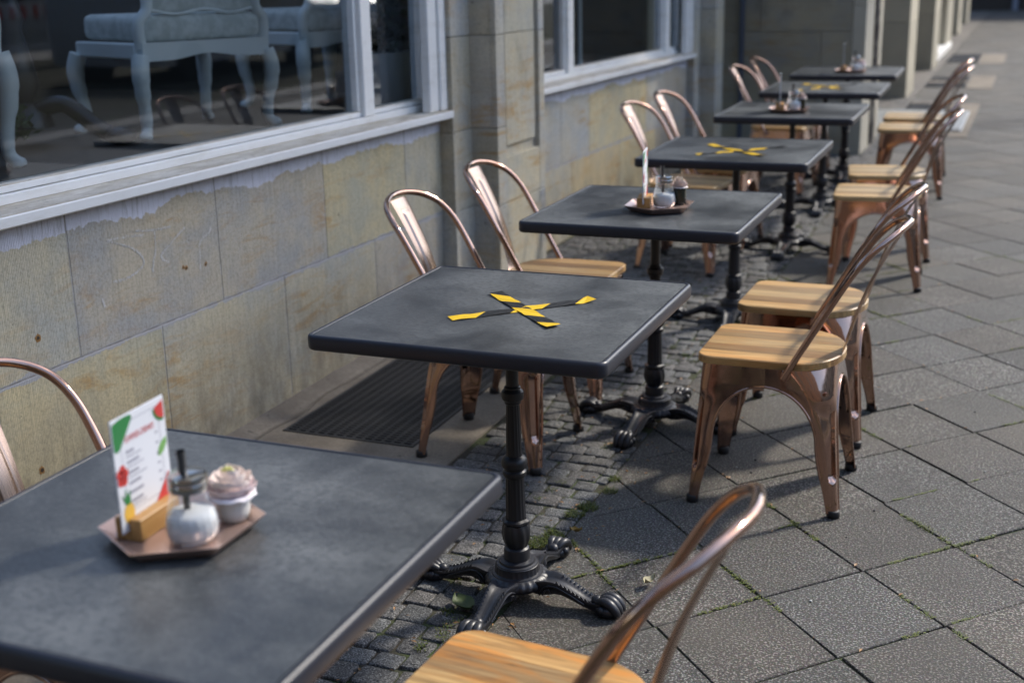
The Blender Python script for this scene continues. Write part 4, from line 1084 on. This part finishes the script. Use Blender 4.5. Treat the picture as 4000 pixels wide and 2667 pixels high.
for k in range(4):
    r = thing('site_barrier', 'red and white site barrier across the street, mirrored at the left of the window', 'barrier', (11.4, 12.0+k*2.05, -.11), 0, 'site barriers across the street')
    b = MB(); b.box(-.02,.02,-1,1,.35,.50); b.box(-.02,.02,-1,1,1.15,1.2); 
    for q in range(16): b.box(-.015,.015,-1+q*.13,-.97+q*.13,.5,.9)
    b.build('mesh_panel', M_vanw, r)
    b = MB()
    for q in range(14): b.mi = q % 2; b.box(-.025,.025,-1+q*.1428,-1+(q+1)*.1428,.93,1.149)
    b.build('striped_board', [M_redb, M_vanw], r)
    b = MB(); b.box(-.35,.35,-.9,-.7,0,.1,.02); b.box(-.35,.35,.7,.9,0,.1,.02); b.build('foot', M_rubber, r)
r = thing('facing_house', 'plain rendered house across the street, mirrored in the window', 'house', (22, 14, -.11))
b = MB(); b.box(0, 8, -30, 40, 0, 8.0); b.build('wall', M_rend, r)
b = MB(); b.box(-.04,-.005,-.55,.55,-.8,.8); w0 = b.build('window', M_carglass, r)
first = True
for fl_ in range(3):
    for q in range(10):
        o = w0 if first else w0.copy()
        if not first: COL.objects.link(o)
        first = False; o.location = (0, -14+q*3.6, 1.6+fl_*2.4)

r = thing('reflection_house', 'dark brick house added unseen behind the viewer to darken the copper reflections', 'house', (-6, -9.5, -.1))
b = MB(); b.box(0, 26, -6, 0, 0, 11); b.build('wall', mat('dark_brick', (.10,.075,.06), .9), r)  # unseen house added to cut bright sky behind the viewer
for q in range(8):
    for k in range(3):
        o = w0.copy(); COL.objects.link(o); o.parent = r; o.rotation_euler.z = R(90); o.location = (1.6+q*3.1, .03, 1.9+k*3.1)

# ------------------------------------------------------------------ moss, litter, leaves
rnd = random.Random(5)
b = MB()
def tuft(x, y, s, n, z=0, hk=1.):
    for _ in range(n):
        a = rnd.uniform(0, 6.283); r0 = rnd.random()**.5*s; px_, py_ = x+r0*math.cos(a), y+r0*math.sin(a)
        h = rnd.uniform(.003,.009)*(1+s*12)*hk; w = rnd.uniform(.0012,.0026); t = rnd.uniform(0,6.283); lean = rnd.uniform(-.006,.006)
        k = rnd.uniform(.6,1.5); g_ = rnd.random(); b.tint = ((.050+.075*g_)*k, (.085+.045*g_)*k, .016*k, 1)
        b.face([b.v((px_-w*math.cos(t), py_-w*math.sin(t), z-.006)), b.v((px_+w*math.cos(t), py_+w*math.sin(t), z-.006)), b.v((px_+lean, py_+lean*.7, z+h))])
        b.face([b.v((px_+lean-.002, py_+lean, z+h*.9)), b.v((px_+lean, py_+lean+.002, z+h)), b.v((px_+lean+.002, py_+lean, z+h*.85)), b.v((px_+lean, py_+lean-.002, z+h*.95))])
for (p, q) in tile_edges:
    L = math.hypot(q[0]-p[0], q[1]-p[1])
    for _ in range(int(L/.010)):
        t = rnd.random(); x = p[0]+(q[0]-p[0])*t; y = p[1]+(q[1]-p[1])*t
        m_ = mnoise.noise((x*2.6+3, y*2.6, 0))+.5*mnoise.noise((x*9, y*9, 3))
        if m_ > .20: tuft(x, y, .0035+.012*max(0,m_-.45), 5, 0, .35+.9*max(0,m_-.4))
for _ in range(520):
    y = rnd.uniform(2.2, 7.5); x = EDGE-abs(rnd.gauss(0,.07))
    if mnoise.noise((x*5, y*3.1, 8)) > .18: tuft(x, y, .016, 22)
for (x, y, s, n) in ((-1.155,2.93,.035,260),(-1.13,2.99,.03,200),(-1.17,2.86,.03,200),(-1.10,3.20,.03,190),(-1.12,3.14,.028,170),(-1.075,3.33,.022,120),(-1.09,3.42,.02,90),(-1.0,5.0,.04,160)):
    tuft(x, y, s, n)
tag(b.build('moss', M_leaf), 'green moss growing in the joints of the paving', 'moss', kind='stuff')
b = MB()
for _ in range(1500):
    if rnd.random() < .6:
        p, q = rnd.choice(tile_edges); t = rnd.random(); x = p[0]+(q[0]-p[0])*t+rnd.gauss(0,.004); y = p[1]+(q[1]-p[1])*t+rnd.gauss(0,.004)
        if x > -.2 and rnd.random() < .75: continue
    else: x = rnd.uniform(-1.6,-1.0); y = rnd.uniform(1.6,6)
    if x < -1.2 and rnd.random() < .4: continue
    L = rnd.uniform(.003,.010); w = L*rnd.uniform(.25,.5); a = rnd.uniform(0,6.28); k = rnd.uniform(.6,1.4); b.tint = (.30*k,.16*k,.06*k,1)
    ca, sa = math.cos(a), math.sin(a); z = .002+rnd.uniform(0,.003)
    b.face([b.v((x-ca*L, y-sa*L, z)), b.v((x-sa*w, y+ca*w, z+.003)), b.v((x+ca*L, y+sa*L, z+.001)), b.v((x+sa*w, y-ca*w, z+.002))])
for _ in range(60):
    x, y = rnd.uniform(-.9,1.2), rnd.uniform(1.8,5.5); s = rnd.uniform(.002,.0045); b.tint = (.55,.54,.5,1) if rnd.random() < .5 else (.03,.03,.03,1)
    b.ball((x, y, .002), s, s*.8, s*.6, 6, 4)
tag(b.build('litter', M_leaf), 'brown seed husks and crumbs scattered in the joints', 'litter', kind='stuff')
def leaf(lab, x, y, rz, L, W, col, curl):
    b = MB(); b.sm = True; b.tint = (*col, 1); rows = []
    for i in range(9):
        u = i/8; w = W*math.sin(math.pi*min(1,u*.97+.03))**.8*(1-.25*u)
        rows.append([(L*(u-.5), w*v/2, .006+curl*(v*v)+curl*.8*(u-.5)**2*4+.003*math.sin(u*9+v*4)) for v in (-1,-.5,0,.5,1)])
    b.loft(rows, False); o = b.build('fallen_leaf', M_leaf); o.location = (x, y, .004); o.rotation_euler.z = R(rz); tag(o, lab, 'leaf', 'fallen leaves around the middle table foot')
leaf('broad green leaf under the left foot of the middle table', -1.195, 2.53, -40, .085, .060, (.05,.075,.02), .010)
leaf('bright green leaf on the cobbles behind the middle table foot', -1.165, 2.775, 30, .06, .030, (.06,.15,.04), .012)
leaf('crumpled pale dry leaf on a paver right of the middle table foot', -.80, 2.80, 70, .045, .030, (.42,.37,.22), .009)
leaf('small yellow leaf on the cobble edge near the moss', -1.075, 3.02, 10, .035, .018, (.35,.22,.05), .008)

# ------------------------------------------------------------------ light
SUN_EL, SUN_AZ = 40, math.degrees(math.atan2(.587, .81))
w = bpy.data.worlds.new('World'); scene.world = w; w.use_nodes = True; nt = w.node_tree
sky = nt.nodes.new('ShaderNodeTexSky'); sky.sky_type = 'NISHITA'; sky.sun_disc = False
sky.sun_elevation = R(SUN_EL); sky.sun_rotation = R(SUN_AZ); sky.air_density = 1.0; sky.dust_density = 1.2; sky.ozone_density = 1.0
bg = nt.nodes['Background']; bg.inputs['Strength'].default_value = .15; nt.links.new(sky.outputs[0], bg.inputs['Color'])
sd = Vector((math.sin(R(SUN_AZ))*math.cos(R(SUN_EL)), math.cos(R(SUN_AZ))*math.cos(R(SUN_EL)), math.sin(R(SUN_EL))))
l = bpy.data.lights.new('sun', 'SUN'); l.energy = 2.0; l.angle = R(4.5); l.color = (1.0,.93,.82)
lo = bpy.data.objects.new('sun', l); COL.objects.link(lo); lo.location = (8, 10, 12); lo.rotation_euler = sd.to_track_quat('Z', 'Y').to_euler()

# ------------------------------------------------------------------ camera
cam = bpy.data.cameras.new('camera'); co = bpy.data.objects.new('camera', cam); COL.objects.link(co)
r_ = Vector((0.9265415646,0.3752572083,-0.0265095585)); u_ = Vector((-0.0843181804,0.2758300863,0.9575010224)); f_ = Vector((-0.3666212944,0.8849292577,-0.2872090447))
mt = Matrix((( r_.x,u_.x,-f_.x,0),(r_.y,u_.y,-f_.y,0),(r_.z,u_.z,-f_.z,1.52409),(0,0,0,1)))
co.matrix_world = mt
cam.sensor_width = 36; cam.lens = 44.336; cam.clip_start = .05; cam.clip_end = 400
cam.dof.use_dof = True; cam.dof.focus_distance = 2.92; cam.dof.aperture_fstop = 2.9
scene.camera = co
scene.view_settings.view_transform = 'Standard'; scene.view_settings.look = 'None'; scene.view_settings.exposure = 1.25; scene.view_settings.gamma = 1
scene.render.engine = 'CYCLES'
scene.cycles.use_denoising = True
scene.cycles.max_bounces = 8; scene.cycles.transparent_max_bounces = 12; scene.cycles.caustics_reflective = False; scene.cycles.caustics_refractive = False
scene.cycles.sample_clamp_indirect = 6
